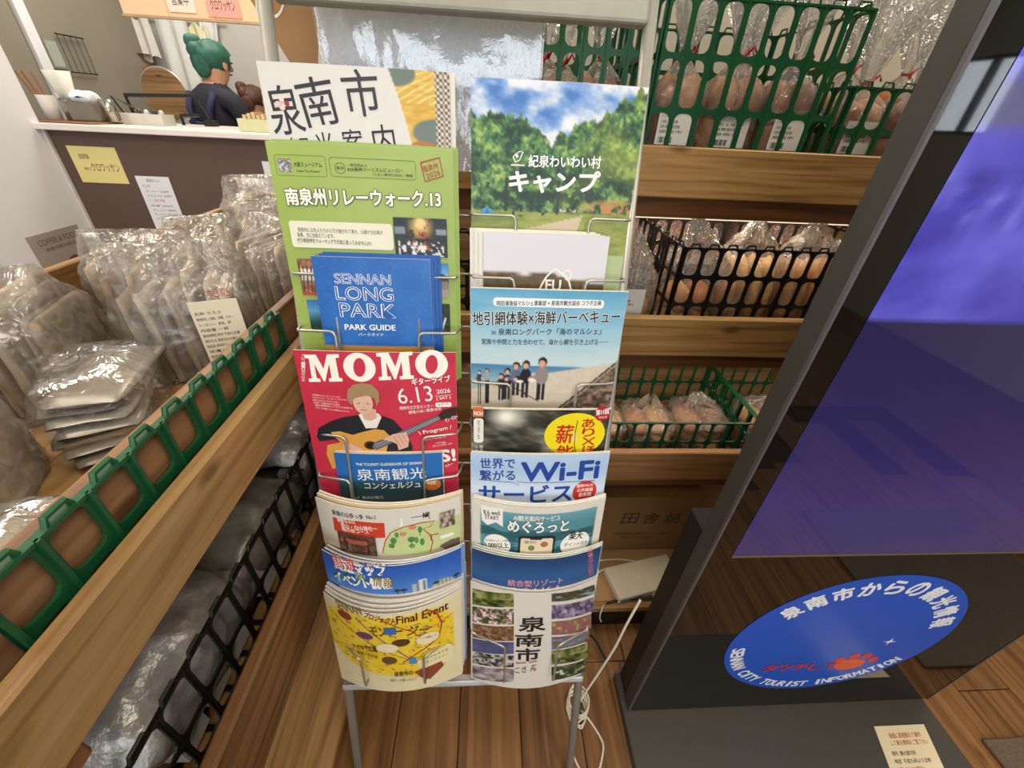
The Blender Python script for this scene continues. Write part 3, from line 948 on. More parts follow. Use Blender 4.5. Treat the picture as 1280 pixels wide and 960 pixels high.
  ('T','&',59.9,34.9,74.8,31.0,15.5,'#4a8a3c',0.0),
  ('T','イベント情報',19.3,54.2,111.4,47.6,22.9,'#f7f4ee',0.07),
  ('T','イベント',19.3,54.2,80.5,42.0,23.4,'#36702f',0.012),
  ('T','情報',82.5,42.7,111.4,47.6,22.3,'#8a7a1c',0.012),
  ('T','TAKE FREE SEASIDE MAP',37.6,81.0,124.7,81.9,6.5,'#aab8c8',0),
 ],
 'bl': [
  ('F','eventmap'),
  ('T','SENNAN',27.7,13.2,71.6,7.3,17.7,'#7a5a1a',0.02),
  ('T','プロジェクト',72.8,11.3,117.4,24.9,14.7,'#7a2a1a',0.03),
  ('T','Final Event',121.5,24.5,196.1,27.7,18.1,'#54201a',0.03),
  ('T','モンソー',79.4,56.2,128.0,56.3,23.5,'#6d4a10',0.03),
  ('T','ジー',132.9,57.7,162.6,65.5,22.8,'#6d4a10',0.03),
  ('L',[(95.8,8.6),(123.2,34.6),(141.9,49.1),(149.2,64.2)],1.7,'#b3302c'),
  ('L',[(164.2,5.2),(179.5,25.4),(185.8,52.7),(180.6,83.6),(166.0,97.9),(144.3,111.7),(121.6,130.8)],2.2,'#b3302c'),
  ('L',[(58.8,19.1),(89.7,60.1),(117.5,97.4),(133.1,120.5)],1.6,'#4c5a8a'),
  ('E',39.5,22.3,12.3,9.8,'#8c3a2a'),
  ('E',67.8,59.9,13.8,8.7,'#6a3a6a'),
  ('E',123.0,74.6,14.0,9.6,'#5a3a20'),
  ('E',100.7,122.2,12.3,10.5,'#6a4a2a'),
  ('RR',100.6,32.8,119.1,50.3,'#3d6aa8',1.5),
  ('P',[(131.4,119.9),(143.0,120.8),(143.2,138.8),(131.9,136.7)],'#4a8ac0'),
  ('E',163.6,78.1,17.4,13.9,'#ecdfb4'),
  ('E',100.9,86.8,17.4,12.5,'#ecdfb4'),
  ('P',[(144.8,131.5),(164.8,122.4),(193.7,112.2),(203.5,129.7),(199.8,161.1),(162.9,160.8),(145.2,151.8)],'#ecdfae'),
  ('T','イベント情報はこちら',150.2,75.5,177.3,80.0,5.8,'#262626',0),
  ('T','今日のおすすめ',151.8,133.4,193.2,131.5,7.4,'#262626',0),
  ('T','スタンプラリー',151.1,144.4,192.8,143.8,6.4,'#262626',0),
  ('P',[(137.2,162.4),(163.1,155.6),(181.5,153.1),(184.6,168.6),(161.2,194.5),(147.0,181.8)],'#8a4a35'),
  ('T','ハガキで応募',43.5,104.9,85.0,99.2,14.5,'#262626',0.01),
  ('T','先着三百名様',48.2,114.8,82.8,117.7,9.5,'#262626',0),
  ('T','泉南市の',105.1,170.2,134.8,170.0,15.1,'#262626',0.01),
  ('T','地域マップを探してみよう!',96.0,186.0,139.2,187.2,8.5,'#262626',0),
 ],
 'wifi': [
  ('F','wifibg'),
  ('T','世界で',14.9,27.5,66.2,24.6,18.1,'#2a4a96',0.025),
  ('T','繋がる',15.0,49.3,67.1,46.1,18.7,'#2a4a96',0.025),
  ('T','Wi-Fi',76.4,46.8,194.1,45.1,32.4,'#23479c',0.06),
  ('T','サービス',13.6,90.8,155.9,86.5,32.8,'#23479c',0.035),
  ('L',[(12.2,47.5),(64.5,50.2),(72.8,55.9),(69.6,47.0),(78.6,49.8),(190.4,49.8)],0.8,'#2a3a60'),
  ('E',176.5,70.3,19.0,20.9,'#cf2f2c'),
  ('T','無料Wi-Fi',162.7,61.9,188.4,61.0,6.7,'#f4f2ea',0.02),
  ('T','公共施設',163.6,70.2,189.5,69.4,6.8,'#f4f2ea',0.02),
  ('T','最新版',167.2,80.0,188.0,78.8,7.6,'#f4f2ea',0.02),
 ],
 'meguro': [
  ('F','lake'),
  ('P',[(13.4,7.3),(46.9,6.4),(47.9,41.6),(37.2,34.9),(24.4,43.9),(16.1,36.7)],'#f4f2ea'),
  ('T','8.6 wed',19.2,23.9,42.9,19.7,8.9,'#262626',0.02),
  ('T','START',21.0,31.9,41.9,29.5,7.4,'#262626',0.02),
  ('T','AI観光案内サービス',62.9,25.5,133.4,24.9,10.5,'#f4f2ea',0.02),
  ('T','めぐろっと',55.8,48.2,148.4,48.0,22.5,'#1f5a66',0.09),
  ('T','めぐろっと',55.8,48.2,148.4,48.0,22.5,'#f4f2ea',0.04),
  ('E',40.3,79.5,20.5,21.2,'#f4f2ea'),
  ('T','泉州観光スポット情報',22.3,78.1,58.5,69.9,5.0,'#262626',0),
  ('T','3,000以上',21.6,91.0,59.0,83.4,11.4,'#262626',0.03),
  ('E',162.7,77.9,24.4,24.5,'#f4f2ea'),
  ('T','楽天',150.4,67.4,173.3,70.1,16.3,'#262626',0.03),
  ('T','ポイント付き',143.8,80.8,183.8,86.5,8.3,'#262626',0.01),
  ('RR',72.4,55.1,128.8,118.4,'#22262c',4.8),
  ('RR',75.8,59.0,125.5,118.4,'#e6d8b8',3.6),
  ('RR',89.9,57.3,108.0,61.7,'#22262c',1.2),
  ('T','泉州!',81.1,70.3,99.6,69.6,6.2,'#262626',0),
  ('E',92.7,78.7,5.0,5.6,'#6a8a4a'),
  ('E',112.2,71.1,5.9,5.7,'#b0704a'),
 ],
 'resort': [
  ('F','navy'),
  ('T','統合型リゾート',58.6,63.0,146.7,58.4,14.6,'#d59aa8',0.02),
  ('T','OSAKA',59.4,86.1,148.9,81.1,20.0,'#d59aa8',0),
  ('V','大阪・泉州広域観光',187.1,-8.1,196.5,60.2,9.4,'#d27a80'),
 ],
 'br': [
  ('F','brbg'),
  ('Q',[(3.3,15.9),(69.8,2.7),(71.1,34.2),(3.2,54.5)],'garden'),
  ('Q',[(3.2,59.1),(71.3,38.7),(72.8,77.2),(3.1,98.4)],'lily'),
  ('Q',[(3.1,102.5),(73.0,82.0),(74.6,120.6),(3.0,139.5)],'crowd'),
  ('Q',[(3.0,142.4),(74.7,124.2),(76.0,155.9),(2.9,178.1)],'dusk'),
  ('Q',[(2.9,178.1),(76.2,161.1),(77.5,194.3),(2.8,212.9)],'people'),
  ('Q',[(2.8,218.5),(77.7,199.0),(79.3,238.7),(2.7,257.4)],'mist'),
  ('Q',[(130.0,2.5),(208.2,12.7),(211.8,37.5),(131.6,21.8)],'temple'),
  ('Q',[(132.3,30.3),(209.8,44.8),(215.2,83.5),(135.2,65.4)],'wisteria'),
  ('Q',[(135.8,72.4),(211.3,87.7),(217.2,131.0),(138.7,108.1)],'flowers'),
  ('Q',[(139.2,114.0),(213.6,135.6),(217.5,164.4),(142.2,149.5)],'hills'),
  ('Q',[(142.5,153.4),(214.0,167.9),(220.5,217.1),(145.8,193.1)],'garden'),
  ('Q',[(146.5,201.3),(216.2,219.3),(221.1,258.3),(150.0,243.6)],'tree'),
  ('T','泉',82.0,93.9,126.3,92.6,37.1,'#26221f',0.03),
  ('T','南',77.4,134.7,123.7,133.9,33.3,'#26221f',0.03),
  ('T','市',80.5,175.1,121.7,173.6,35.0,'#26221f',0.03),
  ('T','Sennan  Guide',81.4,184.3,118.2,178.5,7.8,'#b04a3a',0.01),
  ('T','ござ ん',80.6,211.5,118.9,204.0,17.6,'#4a4038',0.0),
  ('T','て',108.9,199.6,118.6,199.1,12.8,'#b04a3a',0),
 ],
}


# ------------------------------------------------------------------ brochure rack (leans back, two columns of wire pockets)
LEAN = math.atan(0.2868)
VD = Vector((0, math.sin(LEAN), math.cos(LEAN)))
ND = Vector((0, -math.cos(LEAN), math.sin(LEAN)))
RB = Vector((0, 0.261, 0))


def rk(u, v, w=0.0):
    return RB + Vector((u, 0, 0)) + VD * v + ND * w


rack = thing('brochure_rack', 'grey metal wire brochure rack with two columns of pockets', 'rack', (-0.03, 0.30, 0))
UL, UR, UM = -0.262, 0.197, -0.030
for u in (UL, UR):
    MB().tube([rk(u, 0.0, -0.006), rk(u, 1.50, -0.006)], 0.0085, 12).build('upright', STEEL, rack, smooth=True)
    MB().tube([rk(u, 0.0, -0.006), rk(u, -0.004, -0.006)], 0.011, 12).build('foot_cap', mat('rubber_black', '#1d1c1a', 0.7), rack, smooth=True)
for u in (UL, UR):      # rear props
    MB().tube([rk(u, 1.34, -0.016), Vector((u, 0.595, 0.62)), Vector((u, 0.560, 0.0))], 0.007, 10).build('rear_leg', STEEL, rack, smooth=True)
for v in (0.50, 0.575, 0.65, 0.725, 0.803, 0.874, 0.956, 1.027, 1.102, 1.179):
    MB().tube([rk(UL, v + .002, -0.004), rk(UR, v + .002, -0.004)], 0.0018, 6).build('cross_wire', WIRE, rack, smooth=True)
# header plate
hb = MB(); a = 1.404
q = [rk(UL + .012, a, .004), rk(UR - .005, a, .004), rk(UR - .005, a + .13, .004), rk(UL + .012, a + .13, .004)]
hb.hexa(q, [p - ND * 0.018 for p in q])
hb.build('header_panel', mat('header_grey', '#9c9b8c', 0.5, var=0.10, scale=25), rack, bev=0.004, segs=2)
# bottom shelf tray
hb = MB()
q = [rk(UL, .338, 0.0), rk(UR, .338, 0.0), rk(UR, .338, .022), rk(UL, .338, .022)]
hb.hexa(q, [p + VD * 0.006 for p in q])
q = [rk(UL, .338, .018), rk(UR, .338, .018), rk(UR, .338, .022), rk(UL, .338, .022)]
hb.hexa(q, [p + VD * 0.014 for p in q])
hb.build('bottom_tray', mat('tray_grey', '#c2c4c4', 0.45, 0.2), rack, bev=0.002)


def wire_pair(ua, ub, v, w_edge, w_in, reach=0.055, drop=0.13, ):
    """left and right front wires of one pocket: out from the frame, along, down and back"""
    for s, ue in ((1, ua), (-1, ub)):
        ui = ue + s * reach
        pts = [rk(ue, v + .002, -.004), rk(ue + s * .002, v + .002, w_edge * .6), rk(ue + s * .006, v + .001, w_edge)]
        n = 6
        for k in range(n + 1):
            f = k / n
            pts.append(rk(ue + s * (.006 + (reach - .012) * f), v, w_edge + (w_in - w_edge) * f))
        pts += [rk(ui - s * .002, v - .002, w_in + .001), rk(ui, v - .007, w_in), rk(ui + s * .001, v - drop * .9, w_in - .006), rk(ui + s * .001, v - drop, w_in - .010), rk(ui + s * .001, v - drop - .002, w_in - .020)]
        MB().tube(pts, 0.0019, 8).build('pocket_wire', WIRE, rack, smooth=True)


LU = (UL + .006, UM - .006); RU = (UM + .006, UR - .006)
wire_pair(*LU, 1.100, .036, .038)
wire_pair(*LU, 1.027, .042, .045)
wire_pair(*LU, 0.874, .034, .046)
wire_pair(*LU, 0.803, .034, .046)
wire_pair(*LU, 0.506, .044, .090, reach=.060, drop=.075)
wire_pair(*RU, 1.179, .036, .038, reach=.060)
wire_pair(*RU, 1.102, .040, .046, reach=.060)
wire_pair(*RU, 0.956, .036, .044, reach=.060)
wire_pair(*RU, 0.880, .030, .034, reach=.012, drop=.05)
wire_pair(*RU, 0.500, .046, .072, reach=.062, drop=.098)
for v in (0.725, 0.65, 0.575):
    wire_pair(*LU, v, .026, .026, reach=.012, drop=.05)
    wire_pair(*RU, v, .026, .026, reach=.012, drop=.05)

# ------------------------------------------------------------------ brochures
SHEET = {   # left, right, foot along the rack, height, standoff, tilt, bulge at foot, bulge at head
 'top_white': (-0.255, -0.045, 1.028, 0.3, 0.008, 0.14, 0.0, 0.002),
 'green': (-0.256, -0.042, 0.95, 0.3, 0.01, 0.14, 0.002, 0.003),
 'parkguide': (-0.221, -0.073, 0.872, 0.253, 0.012, 0.14, 0.0, 0.002),
 'momo': (-0.255, -0.041, 0.707, 0.299, 0.012, 0.14, 0.008, 0.006),
 'concierge': (-0.222, -0.064, 0.637, 0.212, 0.012, 0.14, 0.006, 0.006),
 'hike': (-0.25, -0.036, 0.48, 0.304, 0.014, 0.14, 0.03, 0.034),
 'map': (-0.25, -0.036, 0.392, 0.3, 0.016, 0.14, 0.03, 0.038),
 'bl': (-0.252, -0.036, 0.397, 0.221, 0.04, 0.12, 0.028, 0.046),
 'camp': (-0.021, 0.186, 1.028, 0.297, 0.008, 0.14, 0.0, 0.002),
 'whitestack': (-0.005, 0.159, 0.95, 0.21, 0.014, 0.14, 0.0, 0.002),
 'bbq': (-0.021, 0.188, 0.795, 0.297, 0.012, 0.14, 0.003, 0.004),
 'yellow11': (-0.02, 0.182, 0.628, 0.297, 0.012, 0.14, 0.006, 0.004),
 'wifi': (-0.021, 0.187, 0.56, 0.297, 0.014, 0.14, 0.012, 0.008),
 'meguro': (-0.019, 0.188, 0.483, 0.297, 0.016, 0.14, 0.025, 0.026),
 'resort': (-0.019, 0.19, 0.394, 0.297, 0.016, 0.14, 0.028, 0.028),
 'br': (-0.021, 0.19, 0.362, 0.26, 0.022, 0.12, 0.024, 0.03),
}
META = {
 'top_white': ('booklet', 'cream booklet with large brushed city name, gold pattern and checked edge, topmost in left column', 'booklet', 1, .0035, .006),
 'green': ('flyer', 'lime green relay walk flyer with small photos behind the blue guide', 'flyer', 2, .0015, .003),
 'parkguide': ('leaflet', 'small bright blue park guide leaflet in front of the lime green flyer', 'leaflet', 3, .0024, .004),
 'momo': ('flyer', 'red concert flyer with a guitarist and big cream letters', 'flyer', 0, .002, 0),
 'concierge': ('leaflet', 'small blue tourist guidebook with orange dot below the red concert flyer', 'leaflet', 1, .003, .001),
 'hike': ('booklet', 'white hiking course booklet with a red title block and illustrated trail map', 'booklet', 2, .003, .002),
 'map': ('booklet', 'blue sky bay area map booklet with a tower skyline photo', 'booklet', 2, .003, .003),
 'bl': ('newsletter', 'front copy of the yellow cartoon event map in the lowest left pocket', 'newsletter', 11, .0034, .0006),
 'camp': ('flyer', 'forest campsite flyer with white title under a cloudy sky', 'flyer', 1, .002, .001),
 'whitestack': ('leaflet', 'white half page leaflet with a mossy mound photo in front of the campsite flyer', 'leaflet', 3, .0024, -.006),
 'bbq': ('flyer', 'pale blue beach net fishing flyer with people hauling a rope', 'flyer', 1, .002, .001),
 'yellow11': ('flyer', 'dark stormy sky flyer with a yellow oval and red brush letters', 'flyer', 1, .002, .001),
 'wifi': ('flyer', 'light blue wireless service flyer with bold navy lettering and a red dot', 'flyer', 1, .002, .001),
 'meguro': ('booklet', 'white bordered teal lake booklet with a phone drawing', 'booklet', 2, .003, .001),
 'resort': ('booklet', 'plain navy blue resort booklet with small pink lettering', 'booklet', 2, .0025, .002),
 'br': ('booklet', 'front city booklet with tall black characters between two columns of photos, lowest right pocket', 'booklet', 3, .004, .002),
}


class Sheet:
    def __init__(self, n, dw=0.0, du=0.0, dv=0.0):
        self.u0, self.u1, self.v0, self.h, self.w0, self.sl, self.bb, self.bt = SHEET[n]
        self.w0 += dw; self.u0 += du; self.u1 += du; self.v0 += dv
        self.W = (self.u1 - self.u0) * 1000; self.H = self.h * 1000
        self.flat = max(self.bb, self.bt) < 0.0015

    def at(self, s, t, off=0.0):
        v = self.v0 + t * self.h / math.hypot(1, self.sl); u = self.u0 + s * (self.u1 - self.u0)
        b = self.bb * (1 - t) + self.bt * t
        w = self.w0 + self.sl * (v - self.v0) + b * (1 - (2 * s - 1) ** 2)
        sn = b * 4 * (2 * s - 1) / (self.u1 - self.u0)      # -dw/du
        nl = math.hypot(1, sn)
        return rk(u + off * sn / nl, v - off * self.sl, w + off / nl)

    def mm(self, x, y, off=0.0):
        return self.at(x / self.W, 1 - y / self.H, off)


def split(pts, tris, lim):
    """cut long triangles so the print follows the bend of the paper"""
    pts = [tuple(p) for p in pts]; out = []; mid = {}
    st = list(tris)
    while st:
        a, b, c = st.pop()
        pa, pb, pc = pts[a], pts[b], pts[c]
        e = [(abs(pa[0] - pb[0]) + .4 * abs(pa[1] - pb[1]), a, b, c), (abs(pb[0] - pc[0]) + .4 * abs(pb[1] - pc[1]), b, c, a), (abs(pc[0] - pa[0]) + .4 * abs(pc[1] - pa[1]), c, a, b)]
        L, i, j, k = max(e)
        if L <= lim:
            out.append((a, b, c)); continue
        key = (min(i, j), max(i, j))
        if key not in mid:
            mid[key] = len(pts); pts.append(((pts[i][0] + pts[j][0]) / 2, (pts[i][1] + pts[j][1]) / 2))
        m = mid[key]
        st += [(i, m, k), (m, j, k)]
    return pts, out


def poly_tris(pts):
    t = tessellate_polygon([[Vector((p[0], p[1], 0)) for p in pts]])
    return [tuple(x) for x in t]


def round_rect(x0, y0, x1, y1, r):
    r = min(r, abs(x1 - x0) / 2 * .98, abs(y1 - y0) / 2 * .98); P = []
    for cx, cy, a in ((x1 - r, y0 + r, -90), (x1 - r, y1 - r, 0), (x0 + r, y1 - r, 90), (x0 + r, y0 + r, 180)):
        for k in range(6):
            an = R(a + 18 * k); P.append((cx + r * math.cos(an), cy + r * math.sin(an)))
    return P


def thick_line(pts, w):
    pts = [Vector(p) for p in pts]; L = []; Rr = []
    for i, p in enumerate(pts):
        d = (pts[min(i + 1, len(pts) - 1)] - pts[max(i - 1, 0)])
        d = d.normalized() if d.length else Vector((1, 0))
        n = Vector((-d.y, d.x)) * w / 2
        L.append(tuple(p + n)); Rr.append(tuple(p - n))
    P = L + Rr; n = len(pts)
    return P, [(i, i + 1, n + i + 1) for i in range(n - 1)] + [(i, n + i + 1, n + i) for i in range(n - 1)]


M_POLY = [(0, 0), (0, .12), (.10, .14), (.12, .86), (.0, .88), (.0, 1), (.34, 1), (.50, .48), (.66, 1), (1, 1), (1, .88), (.89, .86), (.91, .14), (1, .12), (1, 0), (.60, 0), (.60, .12), (.69, .14), (.68, .66), (.49, .02), (.44, .02), (.25, .66), (.25, .14), (.35, .12), (.35, 0)]


def paper_body(sh, name, mats, parent, thick=0.0012):
    nu = 2 if sh.flat else 18
    mb = MB()
    f = lambda s, t: sh.at(s, t, 0.0)
    b = lambda s, t: sh.at(s, t, -thick)
    mb.grid(f, nu, 4); nf = len(mb.v)
    mb.grid(lambda s, t: b(1 - s, t), nu, 4, 1)
    w = nu + 1
    idx = lambda i, j: j * w + i
    bdx = lambda i, j: nf + j * w + (nu - i)
    for i in range(nu):
        mb.f.append((idx(i + 1, 0), idx(i, 0), bdx(i, 0), bdx(i + 1, 0))); mb.m.append(1)
        mb.f.append((idx(i, 4), idx(i + 1, 4), bdx(i + 1, 4), bdx(i, 4))); mb.m.append(1)
    for j in range(4):
        mb.f.append((idx(0, j), idx(0, j + 1), bdx(0, j + 1), bdx(0, j))); mb.m.append(1)
        mb.f.append((idx(nu, j + 1), idx(nu, j), bdx(nu, j), bdx(nu, j + 1))); mb.m.append(1)
    return mb


def paint_patch(sh, quad, fn, off, res, full):
    """picture on a four-cornered patch (mm, clockwise from top left) as coloured vertices"""
    (ax, ay), (bx, by), (cx, cy), (dx, dy) = quad
    nx, ny = res
    U, V = np.meshgrid(np.linspace(0, 1, nx + 1), np.linspace(0, 1, ny + 1))
    X = (ax * (1 - U) + bx * U) * (1 - V) + (dx * (1 - U) + cx * U) * V
    Y = (ay * (1 - U) + by * U) * (1 - V) + (dy * (1 - U) + cy * U) * V
    if full:
        c = fn(X, Y, sh.W, sh.H)
    else:
        w = max(abs(bx - ax), 1); h = max(abs(dy - ay), 1)
        c = fn(U * w, V * h, w, h)
    c = np.clip(c, 0, 1)
    c = np.where(c <= .04045, c / 12.92, ((c + .055) / 1.055) ** 2.4)
    cols = [(float(r), float(g), float(b), 1.0) for r, g, b in c.reshape(-1, 3)]
    vs = [sh.mm(float(x), float(y), off) for x, y in zip(X.ravel(), Y.ravel())]
    fs = [(j * (nx + 1) + i, (j + 1) * (nx + 1) + i, (j + 1) * (nx + 1) + i + 1, j * (nx + 1) + i + 1) for j in range(ny) for i in range(nx)]
    return MB().add(vs, fs, 0, cols)


FULLRES = {'camp': (125, 170), 'beach': (140, 170), 'gold': (120, 110), 'storm': (70, 60), 'eventmap': (80, 80), 'bayarea': (110, 80), 'lake': (70, 60), 'card': (60, 50), 'parkbg': (60, 80)}
VIS = {'gold': 110, 'storm': 90, 'bayarea': 120, 'lake': 120}


def make_brochure(n):
    nm, label, cat, copies, gap, shift = META[n]
    sh = Sheet(n)
    base = sh.at(.5, 0)
    root = thing(nm, label, cat, base)
    paper_body(sh, 'paper', [PAPER, PAGES], root).build('paper', [PAPER, PAGES], root, smooth=False)
    art, let = {}, {}
    artm = MB(); letm = MB(); am = []; lm = []
    off = 0.00035; lim = 400 if sh.flat else 9

    def put(mb, lst, pts, tris, col, inc=0.00004):
        nonlocal off
        off += inc
        k = ink(col)
        if k not in lst:
            lst.append(k)
        pts, tris = split(pts, tris, lim)
        mb.add([sh.mm(p[0], p[1], off) for p in pts], tris, lst.index(k))

    for it in SPEC[n]:
        k = it[0]
        if k == 'F':
            fn = globals()['P_' + it[1]]
            H = VIS.get(it[1], sh.H); H = min(H, sh.H)
            r = FULLRES.get(it[1], (24, 24))
            e = 0.15
            paint_patch(sh, [(e, e), (sh.W - e, e), (sh.W - e, H - e), (e, H - e)], fn, 0.00025, r, True).build('cover_picture', picture_mat(), root, smooth=True)
        elif k == 'I':
            _, x0, y0, x1, y1, p = it
            off += 0.00004
            paint_patch(sh, [(x0, y0), (x1, y0), (x1, y1), (x0, y1)], globals()['P_' + p], off, (36, 28), False).build('photo', picture_mat(), root, smooth=True)
        elif k == 'Q':
            off += 0.00004
            paint_patch(sh, it[1], globals()['P_' + it[2]], off, (34, 16), False).build('photo', picture_mat(), root, smooth=True)
        elif k == 'T':
            _, tx, x0, y0, x1, y1, h, col, bold = it
            g, t = glyphs(tx, min(bold, 0.0))
            dx, dy = x1 - x0, y1 - y0; L = math.hypot(dx, dy) or 1
            ux, uy = dy / L * h, -dx / L * h
            put(letm, lm, [(x0 + dx * a + ux * b, y0 + dy * a + uy * b) for a, b in g], t, col)
            if bold > 0:        # heavier strokes: the same outline laid over itself, shifted all round
                ra = bold * .8 * h; m_ = 6 if bold < .05 else 10
                for q in range(m_):
                    ox, oy = ra * math.cos(2 * PI * q / m_), ra * math.sin(2 * PI * q / m_)
                    put(letm, lm, [(x0 + dx * a + ux * b + ox, y0 + dy * a + uy * b + oy) for a, b in g], t, col, .000012)
        elif k == 'V':
            _, tx, x0, y0, x1, y1, w, col = it
            m = len(tx); ch = math.hypot(x1 - x0, y1 - y0) / m
            for i, c in enumerate(tx):
                f0 = i / m
                cx = x0 + (x1 - x0) * (f0 + .5 / m); cy = y0 + (y1 - y0) * (i + .95) / m
                g, t = glyphs(c, 0.0)
                if len(g):
                    for ox, oy in ([(0, 0)] if w < 12 else [(0, 0), (.5, .2), (-.5, -.2), (.2, -.5), (-.2, .5)]):
                        put(letm, lm, [(cx - w / 2 + w * a + ox, cy - ch * .9 * b + oy) for a, b in g], t, col, .000012)
        elif k == 'MOMO':
            _, x0, y0, x1, y1, h = it
            L = x1 - x0; sl = (y1 - y0) / L
            for a, b, ch in ((0, .245, 'M'), (.265, .49, 'O'), (.505, .755, 'M'), (.77, 1.0, 'O')):
                if ch == 'M':
                    P = [(x0 + L * (a + (b - a) * p), y0 + sl * L * (a + (b - a) * p) - h * q) for p, q in M_POLY]
                    put(letm, lm, P, poly_tris(P), '#fbf6ea')
                else:
                    N = 40; cx = x0 + L * (a + b) / 2; cy = y0 + sl * L * (a + b) / 2 - h * .5; P = []
                    for i in range(N):
                        an = 2 * PI * i / N
                        P.append((cx + L * (b - a) / 2 * math.cos(an), cy + h * .53 * math.sin(an)))
                    for i in range(N):
                        an = 2 * PI * i / N
                        c2, s2 = math.cos(an), math.sin(an)
                        P.append((cx + L * (b - a) * .2 * (c2 * .92 - s2 * .25), cy + h * .36 * (s2 * .95 + c2 * .12)))
                    T = []
                    for i in range(N):
                        j = (i + 1) % N
                        T += [(i, j, N + j), (i, N + j, N + i)]
                    put(letm, lm, P, T, '#fbf6ea')
        elif k == 'P':
            put(artm, am, it[1], poly_tris(it[1]), it[2])
        elif k == 'E':
            _, cx, cy, rx, ry, col = it
            P = [(cx + rx * math.cos(2 * PI * i / 28), cy + ry * math.sin(2 * PI * i / 28)) for i in range(28)]
            put(artm, am, P, poly_tris(P), col)
        elif k == 'L':
            P, T = thick_line(it[1], it[2])
            put(artm, am, P, T, it[3])
        elif k == 'RR':
            P = round_rect(*it[1:5], it[6])
            put(artm, am, P, poly_tris(P), it[5])
        elif k == 'B':
            P = round_rect(*it[1:5], it[6]); P.append(P[0])
            Q, T = thick_line(P, .7)
            put(artm, am, Q, T, it[5])
    if artm.v:
        artm.build('artwork', am, root)['kind'] = 'stuff'
    if letm.v:
        letm.build('lettering', lm, root)['kind'] = 'stuff'
    # the copies standing behind the front one
    cp = {'parkguide': ('blue spare copies of the park guide behind the front leaflet', '#2360ae'), 'green': ('lime green spare flyers behind the relay walk flyer', '#98b455'),
          'map': ('spare copies behind the bay area map booklet', '#7d9ccc'), 'camp': ('spare copy behind the campsite flyer', '#c7d3c6'), 'concierge': ('spare copy behind the small blue guidebook', '#d8d0c0'),
          'resort': ('spare copies behind the navy resort booklet', '#9fb8b4'), 'hike': ('cream spare copies behind the hiking booklet', '#d9c4a0'), 'bl': ('stacked spare copies of the yellow event map in lowest left pocket', '#d9d3c6'),
          'br': ('spare city booklets behind the front one in the lowest right pocket', '#e2dcd0')}
    lb, colr = cp.get(n, ('spare copy behind the ' + label.split(' with ')[0].replace('front copy of the ', ''), '#e6e2d8'))
    r2 = random.Random(n)
    for k in range(copies):
        s2 = Sheet(n, dw=-(k + 1) * gap, du=shift * (k + 1) + (r2.random() - .5) * .001, dv=.002 * (k % 3) + .001)
        if n == 'bl':
            s2.bb = max(.004, s2.bb - .0022 * (k + 1)); s2.bt = max(.02, s2.bt - .0016 * (k + 1)); s2.v0 += .0016 * k
        if n == 'hike':
            s2.v0 += .004
        mb = paper_body(s2, nm, None, None, min(.0026, gap * .9))
        b2 = s2.at(.5, 0)
        o = single(mb, nm, [mat('cover_' + colr.lstrip('#'), colr, .5, var=.02), PAGES if n != 'parkguide' else mat('cover_' + colr.lstrip('#'), colr)], lb, cat, 'copies: ' + lb, origin=tuple(b2))


for n in SHEET:
    make_brochure(n)


